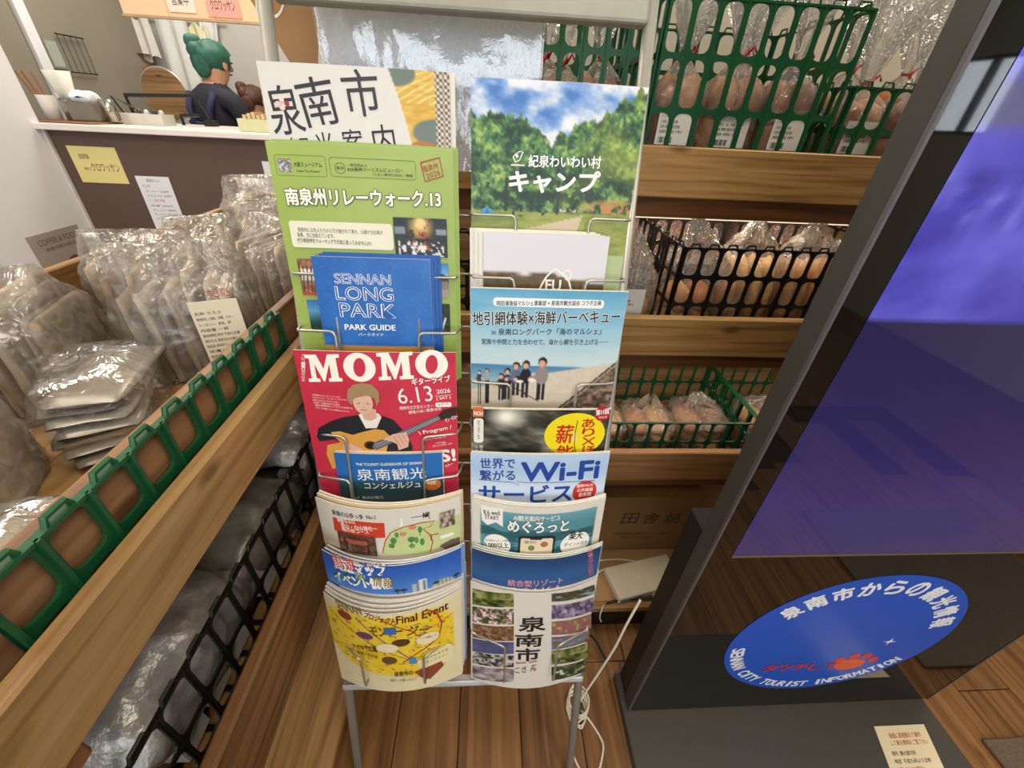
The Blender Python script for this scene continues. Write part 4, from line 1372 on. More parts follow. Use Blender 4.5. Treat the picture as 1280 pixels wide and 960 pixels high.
# ------------------------------------------------------------------ slatted plastic panels and baskets
def lattice(mb, w, rows, cols, thick, bar, rad, O, X, Z, N, tabs=0.0):
    """cells with rounded openings; O lower-left corner, X along, Z up, N outwards. rows: heights from the bottom"""
    O = Vector(O); X = Vector(X); Z = Vector(Z); N = Vector(N)
    cw = w / cols; z = 0.0
    seg = 3

    def ring(x0, x1, z0, z1, bx, bz0, bz1, r):
        a0, a1, c0, c1 = x0 + bx, x1 - bx, z0 + bz0, z1 - bz1
        r = min(r, (a1 - a0) * .49, (c1 - c0) * .49)
        inn = []
        for cx, cz, a in ((a1 - r, c1 - r, 0), (a0 + r, c1 - r, 90), (a0 + r, c0 + r, 180), (a1 - r, c0 + r, 270)):
            for k in range(seg + 1):
                an = R(a + 90 * k / seg); inn.append((cx + r * math.cos(an), cz + r * math.sin(an)))
        out = []
        for cx, cz in ((x1, z1), (x0, z1), (x0, z0), (x1, z0)):
            out += [(cx, cz)] * (seg + 1)
        n = len(inn)
        # spread the outer points that belong to straight sides
        vs = []
        for d in (0, thick):
            vs += [O + X * p + Z * q + N * d for p, q in out]
            vs += [O + X * p + Z * q + N * d for p, q in inn]
        fs = []
        for i in range(n):
            j = (i + 1) % n
            fs.append((2 * n + i, 2 * n + j, 3 * n + j, 3 * n + i))      # front
            fs.append((j, i, n + i, n + j))                              # back
            fs.append((n + i, 3 * n + i, 3 * n + j, n + j))              # hole wall
        mb.add(vs, fs)
    for h in rows:
        for c in range(cols):
            ring(c * cw, (c + 1) * cw, z, z + h, bar / 2, bar * .45, bar * .45, rad)
        z += h
    # raised rims so that the outside edges are closed, and ribs for depth
    mb.add([O + X * p + Z * q + N * d for d in (-thick * .5, thick * 1.5) for p, q in ((0, z - bar * .35), (w, z - bar * .35), (w, z), (0, z))], [(3, 2, 1, 0), (4, 5, 6, 7), (0, 1, 5, 4), (1, 2, 6, 5), (2, 3, 7, 6), (3, 0, 4, 7)])
    mb.add([O + X * p + Z * q + N * d for d in (0, thick) for p, q in ((0, 0), (w, 0), (w, bar * .2), (0, bar * .2))], [(3, 2, 1, 0), (4, 5, 6, 7), (0, 1, 5, 4), (1, 2, 6, 5), (2, 3, 7, 6), (3, 0, 4, 7)])
    for c in range(cols + 1):
        x = min(max(c * cw, bar * .2), w - bar * .2); e = bar * .16
        mb.add([O + X * p + Z * q + N * d for d in (thick, thick * 2) for p, q in ((x - e, 0), (x + e, 0), (x + e, z), (x - e, z))], [(4, 5, 6, 7), (0, 1, 5, 4), (1, 2, 6, 5), (2, 3, 7, 6), (3, 0, 4, 7)])
    if tabs:
        for c in range(cols):
            x0 = c * cw + cw * .24; x1 = (c + 1) * cw - cw * .24
            mb.tube([O + X * x0 + Z * (z - .001) + N * thick * .5, O + X * (x0 + .003) + Z * (z + tabs) + N * thick * .5, O + X * (x1 - .003) + Z * (z + tabs) + N * thick * .5, O + X * x1 + Z * (z - .001) + N * thick * .5], thick * .75, 6)
    return mb


def basket(name, label, loc, size, cols, rows, side_cols, m, tabs=0.006, bar=0.007, rad=0.008, thick=0.0028, group=None, sides=True):
    """open plastic crate; loc = lower left front corner"""
    x, y, z = loc; w, d, h = size
    rr = [h * r / sum(rows) for r in rows]
    t = thing(name, label, 'basket', (x + w / 2, y + d / 2, z), group=group)
    lattice(MB(), w, rr, cols, thick, bar, rad, (x, y, z), (1, 0, 0), (0, 0, 1), (0, -1, 0), tabs).build('front_panel', m, t)
    lattice(MB(), w, rr, cols, thick, bar, rad, (x, y + d, z), (1, 0, 0), (0, 0, 1), (0, 1, 0), tabs).build('back_panel', m, t)
    for xx, nx in ((x, -1), (x + w, 1)):
        lattice(MB(), d, rr, side_cols, thick, bar, rad, (xx, y, z), (0, 1, 0), (0, 0, 1), (nx, 0, 0), tabs).build('side_panel', m, t)
    b = MB()
    lattice(b, w, [d / 4] * 4, cols, thick, bar, rad * .6, (x, y, z), (1, 0, 0), (0, 1, 0), (0, 0, 1))
    b.build('base_grid', m, t)
    return t


# ------------------------------------------------------------------ wooden display rack on the left
lr = thing('display_rack', 'oak display rack on the left with a bag tray above a lower shelf', 'rack', (-0.53, 0.75, 0))
Y0, Y1 = -0.15, 1.50
MB().box(-0.328, -0.310, Y0, Y1, 0.826, 0.914).build('front_rail', OAK, lr, bev=0.0025, label='pale oak upper front rail')
MB().box(-0.362, -0.345, Y0, Y1, 0.845, 0.963).build('tray_front_board', CEDAR, lr, bev=0.002, label='brown cedar board behind the green panel')
MB().box(-0.745, -0.727, Y0, Y1, 0.850, 1.000).build('tray_back_board', PINE, lr, bev=0.002)
MB().box(-0.727, -0.362, Y1 - .02, Y1, 0.860, 1.000).build('tray_end_board', OAKX, lr, bev=0.002)
for k in range(4):      # tray floor boards
    xa = -0.726 + k * 0.091
    MB().box(xa + .001, xa + .090, Y0, Y1 - .021, 0.846, 0.862).build('tray_floor_board', OAK, lr, bev=0.0015)
MB().box(-0.315, -0.295, Y0, Y1, 0.490, 0.630).build('lower_front_rail', wood('shaded_pine', '#8a6238', '#77512c', '#523518', axis=1), lr, bev=0.004, label='knotty lower front rail with worn edge')  # pine browns darkened in the colour to stand for shade low on the rack
for k in range(4):
    xa = -0.70 + k * 0.096
    MB().box(xa + .001, xa + .095, Y0, Y1, 0.486, 0.502).build('lower_shelf_board', PINE, lr, bev=0.0015)
MB().box(-0.72, -0.702, Y0, Y1, 0.486, 0.82).build('lower_back_board', CEDAR, lr, bev=0.002)
for yy in (0.115, 1.44):
    MB().box(-0.72, -0.330, yy - .02, yy + .02, 0.780, 0.826).build('cross_bearer', mat('bearer_brown', '#8a5a3a', .55, var=.15, scale=30), lr, bev=0.003)
for yy in (-0.11, 1.42):
    for xx in (-0.70, -0.345):
        MB().box(xx - .02, xx + .02, yy - .03, yy + .03, 0.0, 0.845).build('post', OAKZ, lr, bev=0.003)
MB().box(-0.72, -0.31, Y0, Y1, 0.08, 0.10).build('bottom_shelf', PINE, lr, bev=0.002)

# green fence panel hung in front of the tray board
g = thing('plastic_fence', 'green plastic lattice fence hung along the left tray', 'fence', (-0.338, 0.385, 0.876))
gm = MB()
lattice(gm, 0.47, [0.033, 0.058], 10, 0.004, 0.011, 0.010, (-0.342, 0.16, 0.876), (0, 1, 0), (0, 0, 1), (1, 0, 0), tabs=0.007)
gm.build('lattice', GREENP, g)

# black basket on the lower shelf, with foil bags inside
bk = thing('basket', 'black plastic basket on the lower left shelf holding foil bags', 'basket', (-0.45, 0.45, 0.503))
for nm, wd, cc, O, X, N in (('front_panel', 0.72, 15, (-0.352, 0.135, 0.505), (0, 1, 0), (1, 0, 0)), ('side_panel', 0.20, 4, (-0.552, 0.135, 0.505), (1, 0, 0), (0, -1, 0)), ('side_panel', 0.20, 4, (-0.552, 0.855, 0.505), (1, 0, 0), (0, 1, 0)), ('back_panel', 0.72, 15, (-0.552, 0.135, 0.505), (0, 1, 0), (-1, 0, 0))):
    lattice(MB(), wd, [0.05, 0.062, 0.075], cc, 0.003, 0.0075, 0.012, O, X, (0, 0, 1), N, tabs=0.007).build(nm, BLACKP, bk)
lattice(MB(), 0.72, [0.05] * 4, 15, 0.003, 0.008, 0.008, (-0.552, 0.135, 0.505), (0, 1, 0), (1, 0, 0), (0, 0, 1)).build('base_grid', BLACKP, bk)


def pillow(mb, c, size, seed, nu=36, nv=22, amp=0.006, rz=0.0, tilt=0.0, flat=2.6, crinkle=22):
    """sealed bag: flat at two ends, full in the middle"""
    cx, cy, cz = c; a, b, h = size; cr, sr = math.cos(rz), math.sin(rz); ct, st = math.cos(tilt), math.sin(tilt)

    def f(s, t):
        an = 2 * PI * s; tt = t * 2 - 1
        prof = max(0.0, 1 - abs(tt) ** flat) ** .5
        k = .03 + .97 * prof
        co, si = math.cos(an), math.sin(an)
        x = a / 2 * math.copysign(abs(co) ** .6, co) * (.88 + .12 * prof); y = b / 2 * tt; z = h / 2 * math.copysign(abs(si) ** .8, si) * k
        n = smooth_noise((x, y, z), crinkle, seed) * .7 + abs(smooth_noise((x, y, z), crinkle * 2.1, seed + 9)) * .6
        x += n * amp * co; z += n * amp * (si + .2) * 1.4; y += smooth_noise((x, y, z), crinkle, seed + 4) * amp
        y, z = y * ct - z * st, y * st + z * ct
        return (cx + x * cr - y * sr, cy + x * sr + y * cr, cz + z)
    return mb.grid(f, nu, nv, closed_u=True)


FOIL = mat('silver_foil', '#a8a49c', 0.30, 0.45, var=0.25, scale=34, bump=1.0)
FOILG = mat('clear_foil_grey', '#8d8679', 0.28, 0.3, var=0.3, scale=28, bump=1.0)
for c, sz, rz, lb in (((-0.455, 0.28, 0.605), (0.17, 0.25, 0.16), .08, 'silver foil bag nearest in the black basket'), ((-0.455, 0.50, 0.595), (0.17, 0.21, 0.15), -.1, 'middle silver foil bag in the black basket'), ((-0.455, 0.72, 0.605), (0.17, 0.22, 0.15), .05, 'farthest foil bag in the black basket')):
    t = thing('foil_bag', lb, 'bag', (c[0], c[1], .509), group='foil bags in the black basket')
    pillow(MB(), c, sz, 3 + c[1] * 7, amp=.014, rz=rz, tilt=-.15, crinkle=16).build('pouch', FOIL if rz > 0 else FOILG, t, smooth=True)
    m = MB()
    for k in range(3):
        m.box(c[0] + .02 + .0, c[0] + .075, c[1] - .09 + k * .06, c[1] - .045 + k * .06, .525, .60)
    m.build('packet', mat('packet_white', '#c9c4ba', .6), t)['kind'] = 'stuff'

# ------------------------------------------------------------------ clear bags of rusks on the left tray
RUSK = [mat('rusk_%d' % i, c, .8, var=.22, scale=55, bump=.3) for i, c in enumerate(('#a69680', '#94826a', '#b8a891', '#7e6d58'))]
PAPERLBL = mat('label_cream', '#e2d8bd', .55, var=.02)


def film_bag(mb, w, d, h, seed, lean=0.0, ridge=.10, amp=.007):
    def f(s, t):
        an = 2 * PI * s
        co, si = math.cos(an), math.sin(an)
        e = .55
        sx = math.copysign(abs(co) ** e, co); sy = math.copysign(abs(si) ** e, si)
        z = h * t
        ky = 1.0 if t < .62 else 1 - (1 - ridge) * ((t - .62) / .38) ** 1.25
        kx = 1.0 if t < .7 else 1 - .16 * ((t - .7) / .3)
        if t < .06:
            kx *= .93 + t; ky *= .93 + t
        x = w / 2 * sx * kx; y = d / 2 * sy * ky
        n = smooth_noise((x, y, z), 17, seed) + .8 * abs(smooth_noise((x, y, z), 34, seed + 3)) - .2
        x += n * amp * co * 1.4; y += n * amp * si * 1.8
        z += smooth_noise((x, y, z), 19, seed + 7) * amp * (1.6 if t > .6 else .2) * (0 if t == 0 else 1)
        return (x, y + lean * z, max(0.0, z))
    mb.grid(f, 56, 30, closed_u=True)
    n = 56
    mb.f.append(tuple(range(n - 1, -1, -1))); mb.m.append(0)
    mb.f.append(tuple(30 * n + k for k in range(n))); mb.m.append(0)
    return mb


def rusk_bag(loc, size, rz, seed, label, lbl=None, pieces=6, lean=0.0):
    w, d, h = size
    t = thing('rusk_bag', label, 'bag', loc, rz, 'clear bags on the left tray')
    r = random.Random(seed)
    film_bag(MB(), w, d, h, seed, lean).build('film', FILM, t, smooth=True, world=False)
    pieces = pieces * 2 - 1
    z_sl = [(r.random() - .5) * .02 for _ in range(pieces)]
    pw = w * .86 / pieces
    for k in range(pieces):     # long rusks standing side by side
        x0 = -w * .43 + k * pw; hh = h * (.62 + .20 * r.random()); dd = d * (.60 + .22 * r.random())
        m = MB()

        def f(s, tt, x0=x0, hh=hh, dd=dd, k=k):
            an = 2 * PI * s; co, si = math.cos(an), math.sin(an)
            kk = min(1, .7 + 4 * tt, .7 + 4 * (1 - tt))
            x = pw * .46 * math.copysign(abs(co) ** .4, co) * kk + (z_sl[k] * tt); y = dd / 2 * math.copysign(abs(si) ** .35, si) * min(1, .9 + 2 * (1 - tt)); z = .004 + hh * tt
            q = smooth_noise((x + x0, y, z), 40, seed) * .004
            return (x0 + pw / 2 + x + q * co, y + q * si + lean * z, z)
        m.grid(f, 14, 7, closed_u=True)
        m.f.append(tuple(7 * 14 + q for q in range(14))); m.m.append(0)
        m.build('rusk', RUSK[(k + seed) % 4], t, world=False, smooth=True)
    if lbl:
        lx, lz, lw, lh = lbl
        m = MB(); y = -d / 2 - .010
        m.box(lx, lx + lw, y + lean * lz - .001, y + lean * lz, lz, lz + lh)
        lab = m.build('label', PAPERLBL, t, world=False, label='cream printed label')
        m = MB(); ms = [mat('print_black', '#33302c', .5), mat('print_red', '#b0402e', .5)]
        yy = y + lean * lz - .0014
        for q in range(9):
            flat_text(m, ['名称 ラスク', '原材料名 小麦粉、砂糖、バター', 'マーガリン、食塩、卵', '内容量 一袋', '賞味期限 枠外下部に記載', '保存方法 直射日光を避け', '製造者 泉南市りんくう', '栄養成分表示', '熱量 たんぱく質 脂質'][q], (lx + lw * .06, yy, lz + lh * (.80 - q * .085)), (lx + lw * (.6 + .3 * ((q * 37 % 10) / 10)), yy, lz + lh * (.80 - q * .085)), (0, 0, lh * .05))
        flat_text(m, '本日焼上', (lx + lw * .45, yy, lz + lh * 1.04), (lx + lw * .95, yy, lz + lh * 1.04), (0, 0, lh * .13), mi=1)
        m.build('label_print', ms, lab, world=False)['kind'] = 'stuff'
    return t


Z0 = 0.863
rusk_bag((-0.640, 1.270, Z0), (0.19, 0.13, 0.22), R(8), 1, 'upright clear bag at the far back of the left tray below the paper notice', None, 5)
rusk_bag((-0.545, 1.10, Z0), (0.16, 0.12, 0.19), R(20), 2, 'clear rusk bag with a small red mark, middle of the far row', None, 5)
rusk_bag((-0.480, 1.36, Z0), (0.15, 0.12, 0.19), R(-6), 4, 'clear bag in the far corner beside the tray end board', None, 4)
rusk_bag((-0.640, 0.985, Z0), (0.15, 0.16, 0.17), R(30), 3, 'low clear bag lying between the two back rows of bags', None, 4)
rusk_bag((-0.428, 0.880, Z0), (0.13, 0.20, 0.20), R(-14), 6, 'large glossy clear bag leaning over the tray front board beside the rack', None, 5)
rusk_bag((-0.475, 0.640, Z0), (0.19, 0.13, 0.21), R(22), 7, 'large clear rusk bag with a cream label in the middle of the tray', (.015, .035, .062, .105), 7)
rusk_bag((-0.620, 0.770, Z0), (0.17, 0.14, 0.19), R(26), 8, 'clear rusk bag directly behind the labelled bag', None, 6)
rusk_bag((-0.650, 0.540, Z0), (0.15, 0.18, 0.20), R(18), 9, 'clear bag with golden glints at the far left edge of the tray', None, 5)
rusk_bag((-0.565, 0.325, Z0), (0.12, 0.16, 0.185), R(24), 10, 'nearest tall clear bag cut by the left picture edge', None, 5)

# silver and red wrapped sweets bag near the rack
t = thing('sweets_bag', 'shiny silver and red printed bag tucked at the far end of the tray', 'bag', (-0.405, 1.22, Z0))
pillow(MB(), (-0.405, 1.22, Z0 + .095), (0.09, 0.19, 0.16), 31, amp=.012, tilt=1.1, crinkle=30).build('pouch', mat('silver_red_print', '#b9b2ae', .16, .55, var=.25, scale=20, bump=.5), t, smooth=True)
m = MB()
for k in range(4):
    m.box(-.435 + k * .016, -.427 + k * .016, 1.135, 1.138, Z0 + .09 + .01 * k, Z0 + .15)
m.build('print', mat('sweet_red', '#a83244', .4), t)['kind'] = 'stuff'

# pile of flat grey packets lying on the tray
for k in range(7):
    m = MB(); pillow(m, (-0.500 - .006 * (k % 3), 0.455 + .005 * k, Z0 + .010 + k * .011), (0.085, 0.15, 0.014), 50 + k, nu=20, nv=12, amp=.003, rz=R(38 - 4 * k), flat=8)
    single(m, 'flat_packet', mat('packet_grey_%d' % (k % 3), ('#7a7163', '#8a8171', '#676053')[k % 3], .3, .1, var=.12, scale=25), 'flat grey packet in the pile lying beside the labelled bag', 'packet', 'flat packets piled on the tray', smooth=True)
m = MB(); pillow(m, (-0.505, 0.47, Z0 + .052), (0.12, 0.19, 0.105), 77, amp=.010, rz=R(30), flat=4)
single(m, 'packet_wrap', plastic('loose_wrap', haze=.02, gloss=0, rough=.2, bump=.4, scale=24, fres=.35), 'loose clear wrap around the pile of flat packets', 'wrap', smooth=True)
# two clear bags lying in front
for c, sz, rz, sd, lb in (((-0.450, 0.205, Z0 + .036), (0.13, 0.17, 0.068), R(16), 81, 'flat clear bag lying nearest the green panel'), ((-0.60, 0.10, Z0 + .05), (0.20, 0.22, 0.09), R(20), 83, 'flat clear bag at the bottom left picture corner')):
    t = thing('flat_bag', lb, 'bag', (c[0], c[1], Z0), group='bags lying flat on the tray')
    pillow(MB(), c, sz, sd, amp=.009, rz=rz, flat=4).build('film', FILM, t, smooth=True)
    pillow(MB(), c, (sz[0] * .8, sz[1] * .8, sz[2] * .6), sd + 1, amp=.006, rz=rz, flat=6).build('contents', RUSK[1], t, smooth=True)


# ------------------------------------------------------------------ bread shelf behind the rack
bs = thing('bread_shelf', 'stepped oak bread shelf behind the brochure rack', 'shelf', (0.6, 0.85, 0))
BX0, BX1 = -0.26, 1.75
# (front Y, rail bottom, rail top, shelf top)
TIERS = [(0.862, 1.128, 1.216), (0.765, 0.823, 0.912), (0.690, 0.512, 0.602)]
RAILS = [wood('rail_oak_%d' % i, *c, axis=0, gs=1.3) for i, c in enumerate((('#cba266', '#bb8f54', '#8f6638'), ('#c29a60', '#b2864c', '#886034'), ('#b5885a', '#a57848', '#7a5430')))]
for i, (yf, z0, z1) in enumerate(TIERS):
    MB().box(BX0, BX1, yf, yf + .020, z0, z1).build('front_rail', RAILS[i], bs, bev=0.002)
    MB().box(BX0, BX1, yf + .021, yf + .040, z0 - .040, z0 + .004).build('shelf_edge', wood('edge_brown', '#8a5a30', '#7a4c26', '#5a3418', axis=0), bs, bev=0.0015)
    for k in range(4):
        ya = yf + .041 + k * .082
        MB().box(BX0, BX1, ya, ya + .081, z0 - .034, z0 - .018).build('shelf_board', OAKX, bs, bev=0.001)
MB().box(BX0, BX1, 0.585, 0.605, 0.098, 0.120).build('bottom_edge', OAKX, bs, bev=0.002)
MB().box(BX0, BX1, 0.605, 1.10, 0.098, 0.120).build('bottom_board', mat('bottom_board_tan', '#b08a5c', .55, var=.1, scale=12), bs)
MB().box(BX0, BX1, 0.600, 0.615, 0.0, 0.098).build('plinth', BLACKP, bs)
for xx in (BX0 + .001, 1.0):
    for i, (yf, z0, z1) in enumerate(TIERS):
        MB().box(xx, xx + .03, yf + .36, yf + .40, 0.12 if i == 2 else TIERS[min(2, i + 1)][1], z0 - .034).build('upright', OAKZ, bs, bev=0.002)
    MB().box(xx, xx + .03, 0.62, 0.66, 0.12, .478).build('upright', OAKZ, bs, bev=0.002)
MB().box(BX0, BX1, 1.24, 1.262, 0.12, 1.10).build('back_board', wood('back_pale', '#c2a378', '#b59468', '#94744a', axis=0), bs)

# slim lamps added under the two upper shelves to brighten the bread below
for i in (0, 1):
    yf, z0, z1 = TIERS[i]
    t = thing('added_shelf_lamp', ('slim lamp added under the top bread shelf', 'slim lamp added under the middle bread shelf')[i], 'lamp', (0.55, yf + .055, z0 - .048), group='added shelf lamps')
    MB().box(0.05, 1.05, yf + .046, yf + .066, z0 - .046, z0 - .0345).build('added_lamp_housing', mat('lamp_frame', '#dddddd', 0.4), t, bev=.002)
    MB().box(0.055, 1.045, yf + .048, yf + .064, z0 - .0475, z0 - .0461).build('added_diffuser', emissive('added_lamp_diffuser', '#ffe6c0', 1.5), t)
    area('added_shelf_light', (0.55, yf + .056, z0 - .050), (0.55, yf + .13, z0 - .30), 0.95, 0.014, (1.5, 1.1)[i], (1.0, 0.86, 0.68))

# baskets on the shelf
basket('basket', 'tall green basket on the top shelf behind the campsite flyer', (0.30, 0.905, 1.113), (0.36, 0.29, 0.318), 8, (1, 1, 1, 1), 6, GREENP, tabs=.008, bar=.010, rad=.012)
basket('basket', 'tall green basket on the top shelf half hidden by the white sheet', (0.045, 0.915, 1.113), (0.24, 0.29, 0.318), 6, (1, 1, 1, 1), 6, GREENP, tabs=.008, bar=.010, rad=.012)
basket('basket', 'low green basket at the end of the top shelf beside the kiosk', (0.68, 0.905, 1.113), (0.50, 0.28, 0.212), 12, (1, 1, 1), 6, GREENP, tabs=.008, bar=.010, rad=.012)
basket('basket', 'black basket of loaves on the middle shelf', (0.395, 0.808, 0.808), (0.50, 0.28, 0.240), 13, (1, 1, 1, 1), 7, BLACKP, tabs=.006, bar=.008, rad=.011)
basket('basket', 'dark basket on the middle shelf behind the brochure rack', (-0.16, 0.812, 0.808), (0.40, 0.27, 0.19), 10, (.7, 1, 1.15), 6, BLACKP, tabs=.006, bar=.008, rad=.011)
basket('basket', 'dark green basket of pastries on the lowest bread shelf', (0.20, 0.733, 0.497), (0.46, 0.27, 0.165), 12, (.7, 1, 1), 6, mat('dark_green_plastic', '#104a2c', .4), tabs=0, bar=.007, rad=.010)
basket('basket', 'second dark green basket on the lowest bread shelf beside the kiosk', (0.67, 0.733, 0.497), (0.34, 0.27, 0.165), 9, (.7, 1, 1), 6, mat('dark_green_plastic', '#104a2c', .4), tabs=0, bar=.007, rad=.010)

BREAD = [mat('bread_%d' % i, c, .62, var=.25, scale=28, bump=.25) for i, c in enumerate(('#c48a4c', '#a8682f', '#875026', '#d2a56a', '#b57a40'))]
TIE = mat('red_tie', '#b02a38', .45)


def lump(mb, c, size, seed, nu=16, nv=10):
    def f(s, t):
        an = 2 * PI * s; ph = PI * t
        x = math.sin(ph) * math.cos(an); y = math.sin(ph) * math.sin(an); z = -math.cos(ph)
        k = 1 + .14 * smooth_noise((x, y, z), 2.2, seed)
        return (c[0] + size[0] / 2 * x * k, c[1] + size[1] / 2 * y * k, c[2] + size[2] / 2 * z * k)
    return mb.grid(f, nu, nv, closed_u=True)


def tied_bag(loc, size, seed, label, breads=4, bc=0, fan=True, lbl=False, group='tied cellophane bread bags', rz=0.0, dish=None):
    """cellophane bag of bread gathered by a red tie, with a flared top"""
    w, d, h = size
    t = thing('bread_bag', label, 'bag', loc, rz, group)
    r = random.Random(seed)
    hb = h * (.60 if fan else .85)

    def f(s, q):
        an = 2 * PI * s; co, si = math.cos(an), math.sin(an)
        if q < .55:
            tt = q / .55; z = hb * tt * .8
            k = (.80 + .20 * math.sin(min(1, tt * 1.6) * PI / 2))
        elif q < .75:
            tt = (q - .55) / .2; z = hb * (.8 + .2 * tt); k = 1 - (.90 if fan else .55) * tt ** .8
        else:
            tt = (q - .75) / .25; z = hb + (h - hb) * tt
            k = (.10 + .85 * tt) if fan else .45 * (1 - .8 * tt)
        e = .65
        x = w / 2 * math.copysign(abs(co) ** e, co) * k; y = d / 2 * math.copysign(abs(si) ** e, si) * k
        pl = math.sin(s * 2 * PI * 13 + seed) * (.30 if q > .70 else (.10 if q > .55 else 0))
        n = smooth_noise((x, y, z), 24, seed) * .007
        if q > .75:
            y *= .7; z += .018 * math.sin(s * 2 * PI * 9 + seed) * tt; x += (r0 - .5) * .05 * tt
        return (x * (1 + pl) + n * co, y * (1 + pl) + n * si, max(0, z + n * .4 * (q > .05)))
    r0 = r.random()
    m = MB().grid(f, 60, 28, closed_u=True)
    m.f.append(tuple(range(59, -1, -1))); m.m.append(0)
    m.build('film', CELLO, t, smooth=True, world=False)
    if fan:
        m = MB()
        m.tube([(w * .055 * math.cos(2 * PI * k / 10), d * .055 * math.sin(2 * PI * k / 10), hb) for k in range(10)], .0028, 6, closed=True)
        m.tube([(w * .05, -d * .05, hb), (w * .12, -d * .14, hb + .014), (w * .17, -d * .15, hb + .004)], .0022, 6)
        m.tube([(w * .04, -d * .06, hb), (w * .02, -d * .16, hb + .008), (-w * .05, -d * .17, hb - .008)], .0022, 6)
        m.build('tie', TIE, t, smooth=True, world=False)
    for k in range(breads):
        row = k // 2; sx = (-.22 if k % 2 == 0 else .22) * w
        if dish == 'loaf':
            m = lump(MB(), (-.36 * w + .72 * w * k / max(1, breads - 1), 0, hb * .42), (w * .9 / breads, d * .80, hb * .80), seed + k)
        else:
            m = lump(MB(), (sx + (r.random() - .5) * .01, (r.random() - .5) * d * .12, .012 + hb * (.15 + (.25 if fan else .2) * row)), (w * .50, d * .80, hb * .36), seed + k)
        m.build('bread_roll', BREAD[(bc + k) % 5 if dish != 'loaf' else bc], t, smooth=True, world=False)
    if lbl:
        m = MB(); x0 = -w * .42; zl = .098
        y = -d / 2 - .006
        m.box(x0, x0 + w * .62, y - .001, y, zl, zl + .055); lb_ = m.build('label', mat('label_white', '#dedbd2', .5), t, world=False)
        m = MB()
        for q in range(4):
            flat_text(m, ['クリームパン', '小麦粉、卵、砂糖', '消費期限', '泉南市'][q], (x0 + .004, y - .0014, zl + .043 - q * .008), (x0 + w * (.3 + .06 * q), y - .0014, zl + .043 - q * .008), (0, 0, .0055))
        for q in range(9):
            m.box(x0 + .006 + q * .003, x0 + .007 + q * .003 + (.001 if q % 3 else 0), y - .0016, y - .0012, zl + .003, zl + .013)
        m.build('label_print', mat('print_black', '#33302c', .5), lb_, world=False)['kind'] = 'stuff'
    return t


ZT = 1.1185
tops = [(.365, .96, .105, .10, .315, 0, 'in the left of the tall green basket'), (.48, .97, .11, .11, .325, 1, 'in the middle of the tall green basket'), (.59, .96, .10, .10, .32, 2, 'in the right of the tall green basket'),
        (.42, 1.10, .12, .12, .33, 3, 'at the back left of the tall green basket'), (.55, 1.10, .12, .12, .33, 4, 'at the back right of the tall green basket'),
        (.105, .97, .10, .10, .29, 1, 'next to the white sheet on the top shelf'), (.21, .97, .105, .10, .30, 2, 'between the white sheet and the rack post'), (.16, 1.10, .11, .11, .30, 0, 'behind the two by the white sheet'),
        (.745, .97, .11, .11, .275, 0, 'in the left of the low green basket'), (.87, .98, .12, .11, .285, 3, 'in the middle of the low green basket'), (.99, .97, .11, .11, .28, 1, 'nearest the kiosk in the low green basket'),
        (.80, 1.10, .12, .12, .33, 4, 'tall at the back of the low green basket'), (.94, 1.11, .12, .12, .33, 2, 'tall behind the kiosk edge')]
for k, (x, y, w, d, h, bc, lb) in enumerate(tops):
    tied_bag((x, y, ZT), (w, d, h + .085), 11 + k * 3, 'cellophane bread bag with red tie ' + lb, 6, bc, True, k in (0, 1, 2, 8))
ZM = 0.8135
for k, (x, y, w, d, h, bc, dish, lb) in enumerate([(.305, .87, .14, .12, .25, 1, None, 'brown bread bag with two white labels beside the black basket'), (.47, .90, .13, .13, .27, 3, None, 'pale bread bag in the left of the black basket'), (.60, .91, .12, .14, .28, 3, 'loaf', 'dark sliced loaf bag in the middle of the black basket'), (.73, .90, .12, .14, .28, 0, 'loaf', 'tan sliced loaf bag in the black basket next to the kiosk'), (.84, .91, .09, .14, .27, 1, 'loaf', 'sliced loaf bag hidden by the kiosk edge'),
                                               (.02, .93, .13, .13, .2, 1, None, 'bread bag in the dark basket seen between the two brochure columns'), (.15, .93, .12, .13, .2, 2, None, 'bread bag in the dark basket behind the right brochure column')]):
    tied_bag((x, y, ZM if abs(x - .305) > .001 else .806), (w, d, h), 61 + k * 5, lb, 4, bc, False, k == 0, 'bread on the middle shelf', dish=dish)
for k, (x, y, sx, sz, h, bc, lb) in enumerate([(.50, .99, .30, .13, .23, 3, 'pink wrapped long loaf lying across the back of the middle shelf'), (.79, 1.0, .26, .12, .24, 3, 'long pale loaf bag at the back of the middle shelf by the kiosk')]):
    t = thing('loaf_bag', lb, 'bag', (x, 1.115, .8065), group='loaf bags at the back')
    pillow(MB(), (x, 1.165, .95), (.13, sx, .26), 90 + k, amp=.008, rz=PI / 2, flat=6).build('film', CELLO, t, smooth=True)
    pillow(MB(), (x, 1.165, .945), (.11, sx * .9, .23), 94 + k, amp=.004, rz=PI / 2, flat=8).build('loaf', mat('pink_loaf', '#cfa08c', .6, var=.15), t, smooth=True)
ZB = 0.5025
for k, (x, y, w, d, h, bc, lb) in enumerate([(.29, .83, .15, .15, .155, 3, 'bag of pale walnut pastries in the dark green basket'), (.43, .84, .13, .15, .15, 0, 'bag of golden pastries in the middle of the dark green basket'), (.57, .84, .14, .15, .16, 2, 'bag of dark chocolate buns in the dark green basket'), (.75, .84, .14, .15, .165, 1, 'bag of brown buns in the second dark green basket'), (.88, .84, .12, .15, .16, 2, 'bag of dark buns behind the kiosk edge on the lowest bread shelf')]):
    tied_bag((x, y, ZB), (w, d, h), 131 + k * 3, lb, 6, bc, False, False, 'pastry bags on the lowest bread shelf')

